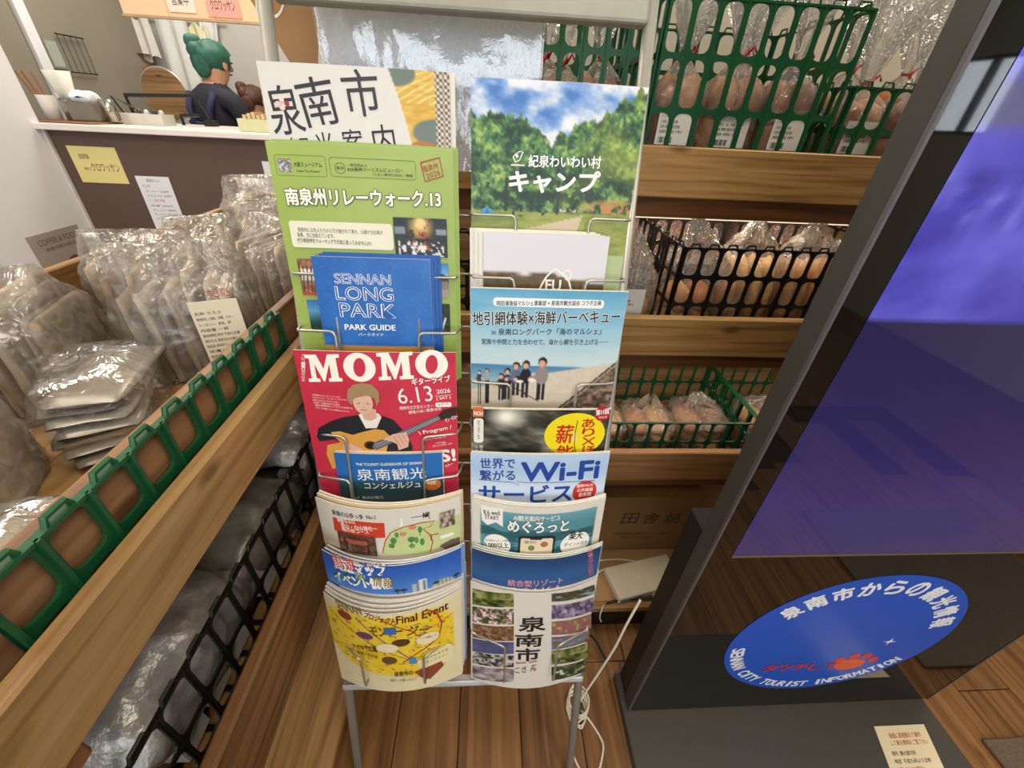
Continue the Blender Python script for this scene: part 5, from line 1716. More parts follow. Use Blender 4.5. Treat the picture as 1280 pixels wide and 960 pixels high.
# cardboard box, white device and cables on the bottom board
bx = thing('cardboard_box', 'brown cardboard box with brushed black characters under the shelf', 'box', (0.47, 0.88, 0.120))
CARD = mat('kraft_card', '#8f6a3e', .75, var=.06, scale=14)
MB().box(.305, .635, .765, 1.0, .1205, .365).build('carton', CARD, bx, bev=.002)
m = MB(); m.box(.305, .635, .763, .80, .3655, .367)
m.build('flap', CARD, bx)
m = MB()
for ch, x in (('田', .405), ('舎', .468), ('焼', .535)):
    flat_text(m, ch, (x, .7644, .250), (x + .048, .7644, .250), (.006, 0, .046))
flat_text(m, '大阪府泉南市樽井りんくう南浜', (.39, .7644, .196), (.565, .7644, .196), (0, 0, .012))
flat_text(m, '電話 072-483-0000', (.42, .7644, .180), (.52, .7644, .180), (0, 0, .009))
m.build('lettering', mat('print_black', '#33302c', .5), bx)['kind'] = 'stuff'
d = thing('network_box', 'flat cream white plastic device lying on the bottom shelf', 'device', (0.46, 0.66, 0.120), R(12))
MB().box(-.095, .115, -.048, .05, .0005, .028).build('case', mat('cream_plastic', '#d8cdb4', .4), d, bev=.005, segs=2, world=False)
MB().box(-.09, -.02, -.0495, -.046, .006, .022).build('label', mat('device_label', '#7d7a72', .5), d, world=False)
WHITEC = mat('white_cable', '#e2d9c6', .45)


def bez(pts, n=8):
    """smooth curve through points"""
    P = [Vector(p) for p in pts]; out = []
    for i in range(len(P) - 1):
        a = P[max(i - 1, 0)]; b = P[i]; c = P[i + 1]; e = P[min(i + 2, len(P) - 1)]
        for k in range(n):
            t = k / n
            out.append(.5 * ((2 * b) + (c - a) * t + (2 * a - 5 * b + 4 * c - e) * t * t + (3 * b - a - 3 * c + e) * t ** 3))
    out.append(P[-1])
    return out


single(MB().tube(bez([(.22, .735, .123), (.34, .728, .123), (.42, .730, .123), (.50, .715, .123), (.60, .70, .123)]), .0032, 8), 'cable', WHITEC, 'white cable running along the cardboard box', 'cable', smooth=True)
single(MB().tube(bez([(.24, .66, .123), (.31, .675, .123), (.37, .700, .124), (.41, .702, .128), (.425, .688, .132), (.43, .672, .150)]), .0032, 8), 'cable', WHITEC, 'white cable looping onto the flat device', 'cable', smooth=True)
single(MB().tube(bez([(.345, .596, .122), (.37, .600, .128), (.42, .602, .134), (.47, .604, .132), (.51, .606, .124)]), .0034, 8), 'cable', BLACKP, 'black cord along the front edge of the bottom shelf', 'cable', smooth=True)
single(MB().tube(bez([(.335, .592, .1225), (.325, .575, .115), (.325, .572, .095), (.332, .571, .075)]), .002, 8), 'cable', WHITEC, 'thin white wire hanging over the bottom shelf edge', 'cable', smooth=True)
p = thing('plug', 'black plug and grey connector lying on the bottom shelf edge', 'plug', (.50, .612, .12))
MB().box(.478, .500, .603, .622, .1205, .138).build('connector', mat('grey_plug', '#8d8a84', .4), p, bev=.002)
MB().box(.502, .522, .600, .622, .1205, .142).build('plug_body', BLACKP, p, bev=.003)

# white sheet in clear plastic hung behind the header
sh_ = thing('hanging_sheet', 'white sheet in shiny clear plastic hanging behind the header panel', 'sheet', (-.08, .775, 1.17))


def fs(s, t):
    x = -.243 + .316 * s + .006 * (1 - t); z = 1.17 + .27 * t
    return (x, .760 + .004 * math.sin(s * 7 + t * 3), z)


MB().grid(fs, 24, 12).grid(lambda s, t: tuple(Vector(fs(1 - s, t)) + Vector((0, .003, 0))), 24, 12).build('paper', mat('sheet_white', '#eef1f6', .5, var=.02), sh_, smooth=True)
r_ = random.Random(3)
MB().grid(lambda s, t: tuple(Vector(fs(s, t)) + Vector(((s - .5) * .006, -.004 - .0022 * noise.noise(Vector((s * 9, t * 7, 1))) - .0009 * noise.noise(Vector((s * 30, t * 8, 4))), 0))), 90, 60).build('clear_sleeve', plastic('sleeve_film', haze=.12, gloss=.12, rough=.04, bump=.05, scale=60), sh_, smooth=True)

# brown paper banner and string beyond the left upright
bn = thing('kraft_banner', 'brown kraft paper banner with white brush marks hanging behind the rack', 'banner', (-.30, .80, 1.285))
q = [(-.352, .80, 1.392), (-.240, .80, 1.395), (-.262, .80, 1.300), (-.300, .80, 1.298), (-.318, .80, 1.330)]
m = MB(); n = len(q)
m.add([(x, y, z) for x, y, z in q] + [(x, y + .002, z) for x, y, z in q], [tuple(range(n)), tuple(range(2 * n - 1, n - 1, -1))] + [(i, i + n, (i + 1) % n + n, (i + 1) % n) for i in range(n)])
m.build('paper', mat('kraft_brown', '#a17c50', .75, var=.08, scale=20), bn)
m = MB(); flat_text(m, 'パン', (-.338, .7992, 1.352), (-.292, .7992, 1.352), (0, 0, .034)); m.build('lettering', mat('brush_white', '#e9e4da', .6), bn)


# ------------------------------------------------------------------ touch screen kiosk
kx0, kx1, ky = 0.362, 1.160, 0.380
ks = thing('information_kiosk', 'tall black touch screen kiosk with a purple screen and round blue sticker', 'kiosk', (0.76, 0.40, 0))
KDARK = mat('kiosk_dark_metal', '#464440', .5, .2, var=.05, scale=80)
MB().box(kx0, kx1, ky + .002, ky + .034, .032, 1.95).build('cabinet', KDARK, ks, bev=.002)
MB().box(kx0 + .002, kx1 - .002, ky + .034, ky + .082, .0, .690).build('rear_housing', mat('kiosk_black_metal', '#232220', .5, .2), ks, bev=.003)
MB().box(kx0 - .012, kx1 - .012, .205, ky + .082, .0, .030).build('foot_plate', mat('kiosk_foot', '#4a463f', .55, .15, var=.06, scale=120), ks, bev=.002)
gm, nt, b = _new('black_glass')
b.inputs['Base Color'].default_value = (.004, .004, .004, 1); b.inputs['Roughness'].default_value = .03; b.inputs['IOR'].default_value = 1.62
MB().box(kx0 + .0035, kx1 - .0035, ky - .002, ky + .002, .034, 1.945).build('glass_front', gm, ks)
MB().box(kx0, kx0 + .0034, ky - .003, ky + .002, .032, 1.95).build('edge_trim', mat('trim_grey', '#77757a', .35, .6), ks)
MB().box(kx1 - .0034, kx1, ky - .003, ky + .002, .032, 1.95).build('edge_trim', mat('trim_grey', '#77757a', .35, .6), ks)

sm, nt, b = _new('kiosk_screen'); L = nt.links
b.inputs['Base Color'].default_value = (.004, .004, .004, 1); b.inputs['Roughness'].default_value = .04; b.inputs['IOR'].default_value = 1.55
a = nt.nodes.new('ShaderNodeAttribute'); a.attribute_name = 'Col'
L.new(a.outputs['Color'], b.inputs['Emission Color']); b.inputs['Emission Strength'].default_value = 1.0
sx0, sx1, sz0, sz1 = kx0 + .040, kx1 - .040, .672, 1.90
nx, nz = 110, 170
U, V = np.meshgrid(np.linspace(0, 1, nx + 1), np.linspace(0, 1, nz + 1))
X = U * (sx1 - sx0); Z = sz0 + V * (sz1 - sz0)
c = ramp((Z - .67) / .4 + .15 * (fbm(X * 9, Z * 7, 3) - .5), '#3d3360', '#352d68', '#2a2458', '#241f4c')
img = ramp(fbm(X * 7 + Z * 2, Z * 11 - X * 3, 5, 5) * 1.7 - .3, '#2f2a86', '#4a44b4', '#6a66d6', '#8a8aec')
band = np.clip(1 - np.abs(Z - 1.205 - .02 * (fbm(X * 6, Z * 0, 2) - .5)) / .035, 0, 1)
fine = ramp(fbm(X * 34, Z * 44, 7, 3) * 1.8 - .4, '#2c2878', '#4e4ac0', '#a4a4ee')
img = over(img, band, fine)
pale = np.clip((Z - 1.255) / .01, 0, 1) * np.clip((1.30 - Z) / .012, 0, 1)
img = over(img, pale * .8, '#6d6a80')
img = over(img, np.clip((Z - 1.30) / .015, 0, 1), ramp(fbm(X * 5, Z * 6, 9) + .1, '#4a3fd0', '#6a62e8', '#8a86f2'))
c = over(c, np.clip((Z - 1.088) / .003, 0, 1), img)
c = np.clip(c, 0, 1); c = np.where(c <= .04045, c / 12.92, ((c + .055) / 1.055) ** 2.4)
cols = [(float(r), float(g), float(bb), 1.0) for r, g, bb in c.reshape(-1, 3)]
m = MB().add([(sx0 + x, ky - .0026, z) for x, z in zip(X.ravel(), Z.ravel())], [(j * (nx + 1) + i, j * (nx + 1) + i + 1, (j + 1) * (nx + 1) + i + 1, (j + 1) * (nx + 1) + i) for j in range(nz) for i in range(nx)], 0, cols)
m.build('screen', sm, ks, label='glowing purple landscape picture')
MB().box(sx0, sx1, ky - .0032, ky - .002, sz0 - .005, sz0 - .001).build('screen_edge', mat('screen_edge', '#6a5a4a', .4), ks)

# round sticker on the lower glass
cx, cz, cr = 0.740, 0.372, 0.235
stk = thing('round_sticker', 'round blue tourist information sticker on the kiosk glass', 'sticker', (cx, ky - .003, cz - cr))


def sp(r, a, lift=0.0):
    return (cx + r * math.cos(a), ky - .0024 - lift, cz + r * math.sin(a))


N = 64
m = MB(); m.add([sp(cr, 2 * PI * k / N) for k in range(N)] + [sp(cr, 2 * PI * k / N, .0006) for k in range(N)], [tuple(range(N, 2 * N))] + [(k, (k + 1) % N, N + (k + 1) % N, N + k) for k in range(N)])
m.build('disc', mat('sticker_blue', '#1555c2', .35, var=.03), stk)


def arc_text(mb, text, r, a0, a1, h, bold=0, top=True, lift=.0009, mi=0):
    """characters along the rim, a0 to a1 in degrees"""
    n = len(text)
    for i, chh in enumerate(text):
        g, t = glyphs(chh, 0.0)
        if not len(g):
            continue
        a = R(a0 + (a1 - a0) * (i + .5) / n); wd = abs(R(a1 - a0)) * r / n * .84
        if chh in 'I':
            wd *= .4
        cs, sn = math.cos(a), math.sin(a)
        if top:
            rx, rz, ux, uz = sn, -cs, cs, sn
        else:
            rx, rz, ux, uz = -sn, cs, -cs, -sn
        ox, oz = cx + cs * r, cz + sn * r
        for e, (dx, dz) in enumerate([(0, 0)] + [(bold * math.cos(q * PI / 3), bold * math.sin(q * PI / 3)) for q in range(6 if bold else 0)]):
            mb.add([(ox + rx * ((p - .5) * wd) + ux * (qv * h) + dx, ky - .0024 - lift - e * .00003, oz + rz * ((p - .5) * wd) + uz * (qv * h) + dz) for p, qv in g], t, mi)


m = MB()
arc_text(m, '泉南市からの観光情報', .176, 150, 12, .042, bold=.0018)
arc_text(m, 'SENNAN CITY TOURIST INFORMATION', .222, 186, 334, .026, bold=.0012, top=False)
for k, ch in enumerate('タッチして'):
    g, t = glyphs(ch, 0.0)
    for q in range(7):
        dx, dz = ((.0013 * math.cos(q), .0013 * math.sin(q)) if q else (0, 0))
        m.add([(cx - .118 + k * .036 + p * .031 + dx, ky - .0024 - .0012 - q * .00003, cz - .135 + v * .030 + dz) for p, v in g], t, 1)
m.build('lettering', [mat('sticker_white', '#eef0f2', .4, var=.01), mat('sticker_red', '#c92f3c', .4)], stk)['kind'] = 'stuff'
m = MB()


def disc(mb, x, z, rx, rz, mi, lift=.001, n=20):
    mb.add([(x + rx * math.cos(2 * PI * k / n), ky - .0024 - lift, z + rz * math.sin(2 * PI * k / n)) for k in range(n)], [tuple(range(n))], mi)


PW_ = [mat('paw_orange', '#e0562c', .4), mat('paw_red', '#d23a34', .4), mat('sticker_white', '#eef0f2', .4)]
disc(m, cx + .082, cz - .115, .034, .027, 0)
m.build('paw_pad', PW_, stk, label='orange paw pad')
for dx, dz in ((-.034, .024), (-.008, .040), (.020, .040), (.044, .022)):
    m = MB(); disc(m, cx + .082 + dx, cz - .115 + dz, .011, .013, 1, .0011); m.build('paw_toe', PW_, stk)
m = MB()
for q in range(4):
    a = q * PI / 2
    m.add([(cx + .118 + .016 * math.cos(a), ky - .0034, cz - .012 + .016 * math.sin(a)), (cx + .118 + .004 * math.cos(a + PI / 4), ky - .0034, cz - .012 + .004 * math.sin(a + PI / 4)), (cx + .118, ky - .0034, cz - .012), (cx + .118 + .004 * math.cos(a - PI / 4), ky - .0034, cz - .012 + .004 * math.sin(a - PI / 4))], [(0, 1, 2, 3)], 2)
m.build('star', PW_, stk)

# notice card on the foot plate
cd = thing('notice_card', 'cream notice card with red heading on the kiosk foot plate', 'card', (1.03, .27, .030))
m = MB()
q = [(.968, .327), (1.100, .327), (1.060, .205), (.928, .205)]
m.add([(x, y, .0305) for x, y in q] + [(x, y, .0318) for x, y in q], [(4, 7, 6, 5), (0, 1, 5, 4), (1, 2, 6, 5), (2, 3, 7, 6), (3, 0, 4, 7)])
m.build('paper', mat('card_cream', '#ead9b0', .55, var=.02), cd)
m = MB()


def cdl(txt, u0, u1, v, h, mi):
    A = Vector((.968, .327, .0324)); Xd = Vector((.132, 0, 0)); Yd = Vector((-.04, -.122, 0))
    flat_text(m, txt, A + Xd * u0 + Yd * v, A + Xd * u1 + Yd * v, -Yd * h, mi=mi)


cdl('画面に直接触れて操作', .22, .84, .20, .085, 1); cdl('して観光情報をご覧下さい', .2, .92, .31, .08, 1)
for k, (tt, u1) in enumerate((('場所  観光案内所', .6), ('時間  午前九時より五時', .82), ('お問い合わせは窓口へ', .66), ('泉南市観光協会', .8), ('電話にて承ります', .8))):
    cdl(tt, .14 if k < 3 else .3, u1, .46 + .115 * k, .07, 0)
m.build('lettering', [mat('print_black', '#33302c', .5), mat('print_red', '#b0402e', .5)], cd)['kind'] = 'stuff'

# white cable coil between rack and kiosk
pts = bez([(.335, .455, .40), (.315, .44, .33), (.302, .43, .25), (.285, .425, .15), (.262, .415, .06), (.245, .405, .012), (.232, .40, .006)], 8)
cc = thing('cable_coil', 'white cable bundle with one large loop on the floor by the kiosk', 'cable', (.25, .36, 0))
MB().tube(pts, .0028, 8).build('hanging_run', WHITEC, cc, smooth=True)
rr = random.Random(8)
for k in range(5):
    e = .004 * k
    loop = [(.238 + .022 * math.cos(a) * (1 + .2 * rr.random()) + e * .4, .392 + .030 * math.sin(a) * (1 + .25 * rr.random()) + e, .006 + .0045 * k) for a in [2 * PI * q / 14 for q in range(14)]]
    MB().tube(bez(loop + [loop[0]], 3), .0023, 6).build('coil_turn', WHITEC, cc, smooth=True)
MB().tube(bez([(.235, .385, .004), (.218, .350, .004), (.213, .320, .004), (.225, .285, .004), (.245, .268, .004), (.265, .272, .004), (.285, .305, .004), (.290, .330, .004), (.272, .365, .004), (.250, .390, .010)], 6), .0026, 8).build('big_loop', WHITEC, cc, smooth=True)
pk = thing('power_adapter', 'small black adapter hanging behind the rack leg', 'adapter', (.24, .50, .0))
MB().box(.225, .255, .485, .515, .0, .045).build('body', BLACKP, pk, bev=.004)
MB().tube(bez([(.24, .50, .045), (.26, .52, .07), (.30, .54, .06), (.34, .50, .01)]), .003, 8).build('cord', BLACKP, pk, smooth=True)

# grey mat reaching in at the lower right
single(MB().box(1.245, 1.9, -.25, .30, 0.0005, .012), 'floor_mat', mat('grey_mat', '#6a5a4a', .9, var=.2, scale=200, bump=.5), 'grey floor mat at the lower right picture corner', 'mat', bev=.003)


# ------------------------------------------------------------------ cafe counter and kitchen beyond
ct = thing('counter', 'dark brown cafe counter with a white top and paper notices', 'counter', (-1.25, 2.65, 0))
BROWN = mat('counter_brown', '#5e4a42', .6, var=.05, scale=5)
MB().box(-2.115, -0.42, 2.40, 2.46, 0, 1.093).build('front_panel', BROWN, ct)
MB().box(-2.128, -2.115, 2.385, 2.46, 0, 1.093).build('end_trim', mat('trim_white', '#d8d6d4', .5), ct)
MB().box(-2.20, -0.42, 2.36, 2.92, 1.095, 1.122).build('top_board', mat('counter_white', '#ece6e0', .35, var=.02), ct, bev=.003)
MB().box(-2.115, -0.42, 2.86, 2.90, 0, 1.094).build('rear_panel', BROWN, ct)

NP = [mat('print_black', '#33302c', .5), mat('print_red', '#b0402e', .5), mat('print_pink', '#dd9a92', .5)]


def notice(name, label, x0, x1, z0, z1, y, col, lines, skew=0.0, group='paper notices on the counter front'):
    t = thing(name, label, 'notice', ((x0 + x1) / 2, y, z0), group=group)
    m = MB(); q = [(x0, z0), (x1, z0), (x1 + skew, z1), (x0 + skew, z1)]
    m.add([(x, y, z) for x, z in q] + [(x, y - .0012, z) for x, z in q], [(0, 1, 2, 3), (4, 7, 6, 5), (0, 4, 5, 1), (1, 5, 6, 2), (2, 6, 7, 3), (3, 7, 4, 0)])
    m.build('paper', mat('notice_' + col.lstrip('#'), col, .65, var=.02, bump=.05), t)
    m = MB()
    W, H = x1 - x0, z1 - z0
    for tx, u0, u1, v, h, mi in lines:
        flat_text(m, tx, (x0 + W * u0, y - .0019, z0 + H * v), (x0 + W * u1, y - .0019, z0 + H * v), (0, 0, H * h), mi=mi)
    m.build('lettering', NP, t)['kind'] = 'stuff'
    return t


notice('paper_notice', 'yellow handwritten paper notice at the left of the counter', -2.06, -1.835, .868, 1.030, 2.3985, '#e6da92', [('自家製', .18, .38, .66, .14, 0), ('クロワッサン', .34, .92, .32, .24, 0), ('焼き立て', .18, .32, .34, .1, 0)])
notice('paper_notice', 'white printed menu sheet below the counter top', -1.795, -1.632, .640, .908, 2.3985, '#e9ecf2', [('本日のメニュー', .3, .72, .90, .06, 0), ('ランチ', .12, .34, .80, .05, 0), ('コーヒー 350円', .15, .85, .72, .035, 0), ('カフェラテ 400円', .15, .88, .64, .035, 0), ('おすすめ', .3, .62, .55, .05, 1), ('紅茶 300円', .15, .8, .46, .035, 0), ('オレンジ 300円', .15, .85, .38, .035, 0), ('サンドイッチ 500円', .15, .88, .30, .035, 0), ('スープ 280円', .15, .8, .22, .035, 0)])
notice('paper_notice', 'small white drip bag notice near the tray end board', -1.300, -1.132, .800, .920, 2.3985, '#ebe9e6', [('ドリップバッグ', .1, .9, .66, .22, 0), ('HOT ALL COFFEE', .22, .82, .48, .1, 0), ('○', .45, .75, .08, .3, 0)])
notice('paper_notice', 'white paper notice half hidden behind the green flyer', -1.146, -0.98, .84, 1.0, 2.3975, '#e4e6ea', [('本日', .2, .6, .6, .2, 0), ('入荷しました', .2, .8, .3, .14, 0)])
# poster on the white wall
t = thing('wall_poster', 'grey brown printed poster low on the white wall', 'poster', (-2.128, 2.18, .50))
MB().box(-2.1298, -2.128, 2.04, 2.32, .48, .678).build('paper', mat('poster_grey', '#a39a92', .6, var=.06, scale=10), t)
m = MB()
flat_text(m, 'COFFEE & FOOD', (-2.1275, 2.08, .625), (-2.1275, 2.30, .625), (0, 0, .026))
flat_text(m, '泉南市観光案内所', (-2.1275, 2.10, .595), (-2.1275, 2.29, .595), (0, 0, .018))
for k in range(14):
    a0, a1 = PI * k / 14, PI * (k + 1) / 14
    m.add([(-2.1275, 2.22 + r * math.cos(a), .50 + r * math.sin(a)) for r, a in ((.05, a0), (.05, a1), (.034, a1), (.034, a0))], [(0, 1, 2, 3)])
m.build('print', mat('print_brown', '#5d5048', .6), t)['kind'] = 'stuff'
# hanging menu boards above the counter
hd = thing('menu_board', 'peach menu board hanging above the counter', 'sign', (-1.2, 2.42, 1.538))
for k in range(6):
    MB().box(-1.57 + k * .19, -1.382 + k * .19, 2.41, 2.43, 1.540, 1.80).build('panel', mat('peach_panel', '#ecc7a0', .6, var=.02), hd, bev=.001)
MB().box(-1.575, -.42, 2.405, 2.435, 1.532, 1.5395).build('lower_rail', mat('rail_tan', '#b89a78', .5), hd)
for (x0, x1, z0, z1, col, tx, lb) in ((-1.372, -1.262, 1.556, 1.70, '#e6ddcc', '営業中', 'small white paper stuck on the peach menu board'), (-1.215, -1.075, 1.548, 1.70, '#e8a597', 'クロワッサン', 'pink handwritten card stuck on the peach menu board')):
    t = thing('menu_card', lb, 'card', ((x0 + x1) / 2, 2.409, z0), group='cards on the menu board')
    MB().box(x0, x1, 2.4065, 2.4098, z0, z1).build('paper', mat('card_' + col.lstrip('#'), col, .6), t)
    m = MB(); flat_text(m, tx, (x0 + .02, 2.4058, z0 + .022), (x1 - .02, 2.4058, z0 + .022), (0, 0, .035)); flat_text(m, tx, (x0 + .02, 2.4058, z0 + .075), (x1 - .02, 2.4058, z0 + .075), (0, 0, .035)); m.build('lettering', NP[0], t)['kind'] = 'stuff'

# things on the counter
CZ = 1.1225
METAL = mat('brushed_metal', '#a9a49a', .25, .9, var=.08)
single(MB().box(-2.19, -1.90, 2.40, 2.66, CZ, CZ + .008), 'serving_tray', mat('tray_brown', '#8a5a3c', .5), 'thin brown wooden tray at the left end of the counter', 'tray', bev=.003)
TZ = CZ + .0085
t = thing('cutlery_jar', 'white jar with wooden spoon handles on the counter', 'jar', (-2.15, 2.52, TZ))
MB().lathe([(.030, 0), (.036, .10), (.033, .10), (.027, .006)], 20).build('jar', PAPER, t, smooth=True, world=False)
for k in range(5):
    a = k * 1.3; MB().tube([(.012 * math.cos(a), .012 * math.sin(a), .02), (-.04 + .03 * math.cos(a), .03 * math.sin(a), .19)], .005, 6).build('spoon', mat('spoon_wood', '#9a6a44', .6), t, world=False)
t = thing('cup_stack', 'fanned stack of white paper cups on the counter', 'cups', (-2.06, 2.54, TZ))
MB().lathe([(.040, 0), (.042, .09), (.038, .09), (.036, .006)], 20).build('holder', METAL, t, smooth=True, world=False)
for k in range(4):
    an = R(-26 + k * 14)
    m = MB().lathe([(.024, .07), (.034, .20), (.032, .20), (.022, .075)], 18)
    m.v = [(x + (z - .02) * math.sin(an) * .35, y, z) for x, y, z in m.v]
    m.build('paper_cup', mat('cup_cream', '#e3e2d4', .5), t, smooth=True, world=False)
t = thing('napkin_box', 'metal napkin box with white and blue paper on the counter', 'box', (-1.985, 2.54, TZ))
MB().box(-.065, .065, -.05, .05, 0, .078).build('box', mat('steel_box', '#8d877a', .3, .7), t, bev=.004, world=False)
m = MB(); pillow(m, (0, 0, .098), (.10, .08, .055), 7, nu=20, nv=12, amp=.012); m.build('napkins', mat('napkin_white', '#dfe6ee', .7), t, smooth=True, world=False)
single(MB().lathe([(.028, 0), (.030, .095), (.026, .095), (.025, .005)], 20, (-1.905, 2.56, TZ)), 'steel_cup', METAL, 'steel cup beside the napkin box', 'cup', smooth=True)
t = thing('clip_stand', 'slim dark stand leaning on the counter', 'stand', (-1.85, 2.6, CZ))
MB().tube([(0, 0, 0), (-.05, .0, .12), (.03, .02, .07)], .006, 8).build('rod', BLACKP, t, world=False)
MB().box(-.03, .07, -.02, .03, 0, .05).build('block', mat('clear_block', '#b9b4a4', .3), t, bev=.003, world=False)
t = thing('glass_tray', 'low glass tray with small items on the counter', 'tray', (-1.75, 2.62, CZ))
MB().box(-.08, .08, -.05, .05, 0, .006).box(-.08, .08, -.05, -.046, .006, .05).box(-.08, .08, .046, .05, .006, .05).box(-.08, -.076, -.046, .046, .006, .05).box(.076, .08, -.046, .046, .006, .05).build('tray', mat('frosted', '#c8c5ba', .2), t, world=False)
for k in range(4):
    MB().lathe([(.012, 0), (.012, .05), (.006, .062)], 10, (-.055 + k * .036, 0, .006)).build('bottle', mat('bot_%d' % (k % 2), ('#3a3230', '#dcd8d0')[k % 2], .4), t, world=False, smooth=True)
fr = thing('rail_frame', 'black metal rail frame standing on the counter', 'rail', (-1.78, 2.80, CZ))
MB().tube([(-1.96, 2.80, CZ + .02), (-1.97, 2.80, 1.248), (-1.60, 2.80, 1.262), (-1.56, 2.80, CZ + .03)], .010, 8).build('bar', BLACKP, fr)
MB().tube([(-1.70, 2.78, CZ), (-1.70, 2.78, CZ + .045), (-1.60, 2.78, CZ + .05)], .009, 8).build('stay', BLACKP, fr)
MB().box(-1.98, -1.93, 2.77, 2.83, CZ, CZ + .018).box(-1.585, -1.535, 2.77, 2.83, CZ, CZ + .03).build('foot', BLACKP, fr)
t = thing('card_box', 'pale green box of cards on the counter next to the cream booklet', 'box', (-1.17, 2.50, CZ))
MB().box(-.07, .09, -.05, .05, 0, .055).build('box', mat('pale_green', '#c9cba2', .6), t, bev=.002, world=False)
for k in range(5):
    MB().box(-.04 + .022 * k, -.024 + .022 * k, -.045, .045, .056, .072 + .006 * (k % 3)).build('card', mat('card_tan', '#d6b88a', .6), t, world=False)

# things on the kitchen walls
t = thing('wire_rack', 'dark wire rack hanging on the grey kitchen wall', 'rack', (-2.545, 3.33, 1.34))
for zz in (1.35, 1.53):
    MB().tube([(-2.54, 3.24, zz), (-2.54, 3.44, zz)], .004, 6).build('bar', BLACKP, t)
for k in range(5):
    MB().tube([(-2.54, 3.25 + .045 * k, 1.35), (-2.54, 3.25 + .045 * k, 1.53)], .0025, 6).build('wire', mat('wire_dark', '#5a554c', .4, .5), t)
t = thing('picture_frame', 'small pale framed picture on the grey kitchen wall', 'picture', (-2.555, 3.16, 1.36))
MB().box(-2.558, -2.548, 3.14, 3.235, 1.36, 1.50).build('frame', mat('fr_grey', '#8a897e', .5), t)
MB().box(-2.548, -2.546, 3.15, 3.225, 1.37, 1.49).build('print', mat('fr_pale', '#aab0a4', .4), t)
t = thing('saucepan', 'copper saucepan hanging on the kitchen back wall', 'pan', (-2.55, 4.05, 1.45))
cy_ = 4.03
m = MB().lathe([(.06, 0), (.075, .07), (.070, .07), (.056, .006)], 24)
m.v = [(-2.56 + x, cy_ - z, 1.505 + y * 1.15) for x, y, z in m.v]
m.build('pan', mat('copper', '#b5744c', .35, .5), t, smooth=True)
MB().tube([(-2.565, 4.02, 1.57), (-2.60, 4.04, 1.73)], .007, 8).build('handle', BLACKP, t)
MB().lathe([(.054, 0), (.054, .001)], 20).build('inside', mat('pan_inside', '#7a4026', .6), t, world=False).location = (-.01, -.08, .055)
t.children[-1].rotation_euler = (R(90), 0, 0)
t = thing('round_board', 'large round wooden board leaning in the kitchen', 'board', (-2.26, 3.62, 1.14))
N = 40
for (dy, nm, mt) in ((0, 'disc', wood('board_wood', '#a8845a', '#96724a', '#775636', axis=0)),):
    m = MB(); m.add([(-2.262 + .145 * math.cos(2 * PI * k / N), 3.60 + q, 1.268 + .145 * math.sin(2 * PI * k / N)) for q in (0, .02) for k in range(N)], [tuple(range(N)), tuple(range(2 * N - 1, N - 1, -1))] + [(k, (k + 1) % N, N + (k + 1) % N, N + k) for k in range(N)])
    m.build(nm, mt, t)
m = MB(); m.tube([(-2.262 + .149 * math.cos(2 * PI * k / N), 3.61, 1.268 + .149 * math.sin(2 * PI * k / N)) for k in range(N)], .006, 6, closed=True); m.build('rim', mat('rim_steel', '#c9c7c0', .3, .6), t, smooth=True)
single(MB().box(-2.53, -2.05, 3.52, 4.08, 0, .86).box(-2.53, -2.05, 3.50, 4.08, .86, .90), 'kitchen_bench', METAL, 'steel kitchen bench along the back wall', 'bench', bev=.004)
t.location.z = .9
for c_ in t.children:
    c_.location.z += 1.14 - .9
t2 = MB().box(-2.40, -2.12, 3.61, 3.66, .901, 1.128)
single(t2, 'bench_box', mat('bench_box', '#b9b5ac', .5), 'pale box under the round board on the bench', 'box', bev=.004)


def cloth(mb, x0, x1, z0, z1, y, seed):
    def f(s, t):
        x = x0 + (x1 - x0) * s + .03 * (1 - t) * (s - .5) * math.sin(seed); z = z0 + (z1 - z0) * t + .02 * math.sin(s * 9 + seed)
        return (x + .05 * (1 - t) * math.sin(seed * 1.7), y + .02 * math.sin(s * 14 + seed) * (1 - .6 * t), z)
    mb.grid(f, 20, 12)
    mb.grid(lambda s, t: tuple(Vector(f(1 - s, t)) + Vector((0, .004, 0))), 20, 12)
    return mb


for k, (x0, x1, z0, z1, y, col, lb) in enumerate(((-2.62, -2.46, 1.48, 1.72, 4.00, '#d9d6cc', 'white cloth hanging at the corner of the kitchen wall'), (-2.42, -2.20, 1.25, 1.74, 4.02, '#dcdcd8', 'long white apron hanging beside the saucepan'), (-2.22, -2.08, 1.40, 1.70, 4.04, '#d9d3a8', 'pale yellow cloth hanging on the kitchen back wall'), (-2.12, -2.0, 1.55, 1.74, 4.05, '#e2e2e0', 'short white cloth hanging highest on the kitchen wall'))):
    o = single(cloth(MB(), x0, x1, z0, z1, y, k * 2.1), 'hanging_cloth', mat('cloth_' + col.lstrip('#'), col, .8, var=.04), lb, 'cloth', 'cloths hanging in the kitchen', smooth=True)
t = thing('wall_rail', 'steel rail with hooks on the kitchen back wall', 'rail', (-2.3, 4.07, 1.72))
MB().tube([(-2.55, 4.06, 1.745), (-1.95, 4.06, 1.745)], .007, 8).build('bar', METAL, t, smooth=True)
for k in range(5):
    MB().tube([(-2.5 + k * .12, 4.06, 1.745), (-2.5 + k * .12, 4.03, 1.72), (-2.5 + k * .12, 4.02, 1.735)], .003, 6).build('hook', METAL, t)


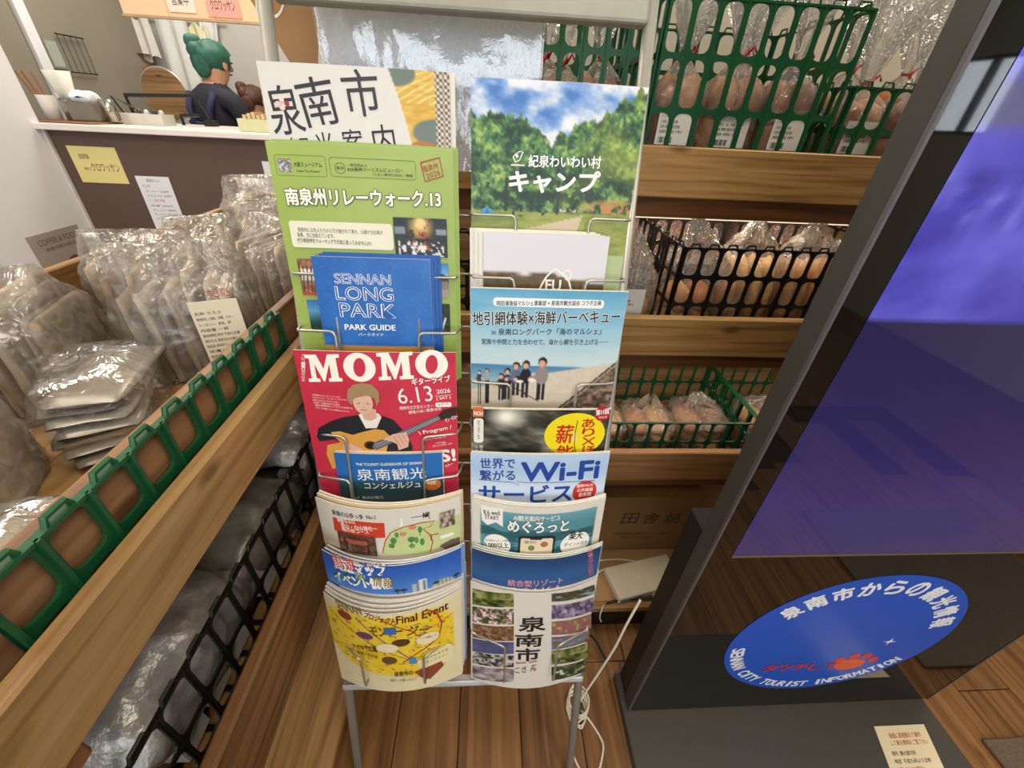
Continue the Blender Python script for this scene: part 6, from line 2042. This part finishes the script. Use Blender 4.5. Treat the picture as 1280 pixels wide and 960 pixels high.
# ------------------------------------------------------------------ people at work behind the counter
def skin_body(name, root, joints, bones, mat_fn, mats, sub=2):
    me = bpy.data.meshes.new(name)
    ks_ = list(joints)
    me.from_pydata([joints[k][0] for k in ks_], [(ks_.index(a), ks_.index(b)) for a, b in bones], [])
    o = bpy.data.objects.new(name, me); COL.objects.link(o)
    md = o.modifiers.new('skin', 'SKIN'); md.use_smooth_shade = True
    for i, k in enumerate(ks_):
        r = joints[k][1]
        me.skin_vertices[0].data[i].radius = r if isinstance(r, tuple) else (r, r)
        me.skin_vertices[0].data[i].use_root = (i == 0)
    sb = o.modifiers.new('sub', 'SUBSURF'); sb.levels = sub; sb.render_levels = sub
    dg = bpy.context.evaluated_depsgraph_get(); dg.update()
    m2 = bpy.data.meshes.new_from_object(o.evaluated_get(dg))
    o.modifiers.clear(); o.data = m2
    bpy.data.meshes.remove(me)
    m2.materials.clear()
    for x in mats:
        m2.materials.append(x)
    for p in m2.polygons:
        p.material_index = mat_fn(p.center); p.use_smooth = True
    o.parent = root
    return o


SKIN = mat('skin', '#c9987a', .55, var=.04)
NAVY = mat('navy_tee', '#1d1f2c', .85, var=.1, scale=40)
TROUS = mat('dark_trousers', '#24242a', .85)


def person(loc, rz, label, hair_col, hs=1.0, group=None, apron='#26294a'):
    root = thing('person', label, 'person', loc, rz, group)
    # facing +Y; z in metres for a 1.58 m figure, leaning a little forward
    J = {'pelvis': ((0, 0, .86), (.155, .105)), 'waist': ((0, .01, 1.00), (.135, .095)), 'chest': ((0, .03, 1.18), (.165, .105)), 'collar': ((0, .055, 1.305), (.12, .075)), 'neck': ((0, .085, 1.37), .050), 'head0': ((0, .11, 1.42), (.066, .078)), 'head1': ((0, .125, 1.485), (.074, .090)), 'head2': ((0, .13, 1.54), (.05, .06)),
         'shL': ((-.165, .045, 1.275), .060), 'elL': ((-.235, .06, 1.03), .042), 'wrL': ((-.16, .27, .98), .030), 'shR': ((.165, .045, 1.275), .060), 'elR': ((.235, .06, 1.03), .042), 'wrR': ((.13, .28, .98), .030),
         'hipL': ((-.085, 0, .82), .095), 'knL': ((-.09, .01, .46), .062), 'anL': ((-.09, -.01, .09), .042), 'toL': ((-.10, .13, .035), .036), 'hipR': ((.085, 0, .82), .095), 'knR': ((.09, .01, .46), .062), 'anR': ((.09, -.01, .09), .042), 'toR': ((.10, .13, .035), .036)}
    B = [('pelvis', 'waist'), ('waist', 'chest'), ('chest', 'collar'), ('collar', 'neck'), ('neck', 'head0'), ('head0', 'head1'), ('head1', 'head2'), ('collar', 'shL'), ('shL', 'elL'), ('elL', 'wrL'), ('collar', 'shR'), ('shR', 'elR'), ('elR', 'wrR'), ('pelvis', 'hipL'), ('hipL', 'knL'), ('knL', 'anL'), ('anL', 'toL'), ('pelvis', 'hipR'), ('hipR', 'knR'), ('knR', 'anR'), ('anR', 'toR')]
    # hands: palm and five fingers each, loosely curled over the work
    for s, w in (('L', -1), ('R', 1)):
        wx, wy, wz = J['wr' + s][0]
        J['palm' + s] = ((wx + .006 * -w, wy + .055, wz - .008), (.026, .015)); B.append(('wr' + s, 'palm' + s))
        for q, (dx, ln) in enumerate(((-.026, .055), (-.009, .066), (.009, .062), (.025, .048))):
            a = (wx + dx, wy + .055 + ln * .7, wz - .012); e = (wx + dx, wy + .055 + ln, wz - .034)
            J['f%s%d' % (s, q)] = (a, .0085); J['g%s%d' % (s, q)] = (e, .0075)
            B += [('palm' + s, 'f%s%d' % (s, q)), ('f%s%d' % (s, q), 'g%s%d' % (s, q))]
        J['t' + s] = ((wx - w * .036, wy + .055, wz - .016), .0095); J['u' + s] = ((wx - w * .040, wy + .085, wz - .028), .008)
        B += [('wr' + s, 't' + s), ('t' + s, 'u' + s)]
    J = {k: ((p[0] * hs, p[1] * hs, p[2] * hs), (r[0] * hs, r[1] * hs) if isinstance(r, tuple) else r * hs) for k, (p, r) in J.items()}

    def mf(c):
        x, y, z = c[0] / hs, c[1] / hs, c[2] / hs
        if z < .10:
            return 3
        if z < .93 and abs(x) < .2 and y < .12:
            return 2
        if z > 1.372 and abs(x) < .1:
            return 0
        if abs(x) > .19 and z < 1.14 or (y > .13 and z < 1.2 and abs(x) > .09):
            return 0
        return 1
    skin_body('body', root, J, B, mf, [SKIN, NAVY, TROUS, BLACKP])
    H = mat('hair_' + hair_col.lstrip('#'), hair_col, .6, var=.35, scale=30, bump=.5)

    def hf(s, t):
        an = 2 * PI * s; ph = PI * (.02 + .80 * t)
        x = .090 * math.sin(ph) * math.cos(an); y = .108 * math.sin(ph) * math.sin(an); z = .088 * math.cos(ph)
        if y > .05:      # leave the face free
            z = max(z, .018); y = min(y, .094)
        n = 1 + .10 * noise.noise(Vector((x * 34 + an * 2, y * 34, z * 14)))
        return ((x * n) * hs, (.118 + y * n) * hs, (1.505 + z * n) * hs)
    hb = MB().grid(hf, 36, 18, closed_u=True).build('hair', H, root, smooth=True, world=False)
    m = MB()
    lump(m, (-.052 * hs, .050 * hs, 1.568 * hs), (.080 * hs, .10 * hs, .085 * hs), 5); lump(m, (-.02 * hs, .035 * hs, 1.47 * hs), (.13 * hs, .07 * hs, .15 * hs), 8); lump(m, (-.035 * hs, .04 * hs, 1.53 * hs), (.09 * hs, .09 * hs, .10 * hs), 9)
    m.build('hair_bun', H, hb, smooth=True, world=False)
    # face: nose, eyes, mouth, ears
    m = MB(); lump(m, (0, .222 * hs, 1.458 * hs), (.026 * hs, .034 * hs, .036 * hs), 2); m.build('nose', SKIN, root, smooth=True, world=False)
    for w in (-1, 1):
        m = MB(); lump(m, (w * .030 * hs, .208 * hs, 1.485 * hs), (.024 * hs, .012 * hs, .011 * hs), 1); m.build('eye', mat('eye_dark', '#241c18', .3), root, smooth=True, world=False)
        m = MB(); lump(m, (w * .080 * hs, .115 * hs, 1.465 * hs), (.016 * hs, .034 * hs, .052 * hs), 1); m.build('ear', SKIN, root, smooth=True, world=False)
    m = MB(); lump(m, (0, .205 * hs, 1.425 * hs), (.044 * hs, .014 * hs, .010 * hs), 1); m.build('mouth', mat('lips', '#a8625a', .5), root, smooth=True, world=False)
    A = mat('apron_' + apron.lstrip('#'), apron, .85, var=.08)
    # apron straps crossing the back and the waist band
    ap = MB()

    def strap(pts, w=.018):
        ap.tube([Vector(p) * hs for p in pts], w * hs, 6)
    strap([(-.10, -.035, 1.32), (-.085, -.082, 1.24), (-.06, -.088, 1.13), (-.105, -.075, 1.0)]); strap([(.10, -.035, 1.32), (.085, -.082, 1.24), (.06, -.088, 1.13), (.105, -.075, 1.0)])
    strap([(-.115, -.076, 1.165), (0, -.090, 1.155), (.115, -.076, 1.165)], .013)
    strap([(-.145, -.02, .985), (-.08, -.085, .985), (.08, -.085, .985), (.145, -.02, .985)])
    ap.build('apron', A, root, smooth=True, world=False)
    return root


person((-1.695, 3.09, 0), R(-22), 'person with green hair in a navy tee and apron seen from behind', '#286253', .97)
person((-1.775, 3.72, 0), R(-10), 'person with brown hair mostly hidden behind the cream booklet', '#5a3a2c', .85)

bpy.data.objects.remove(_to)
bpy.data.curves.remove(_tc)
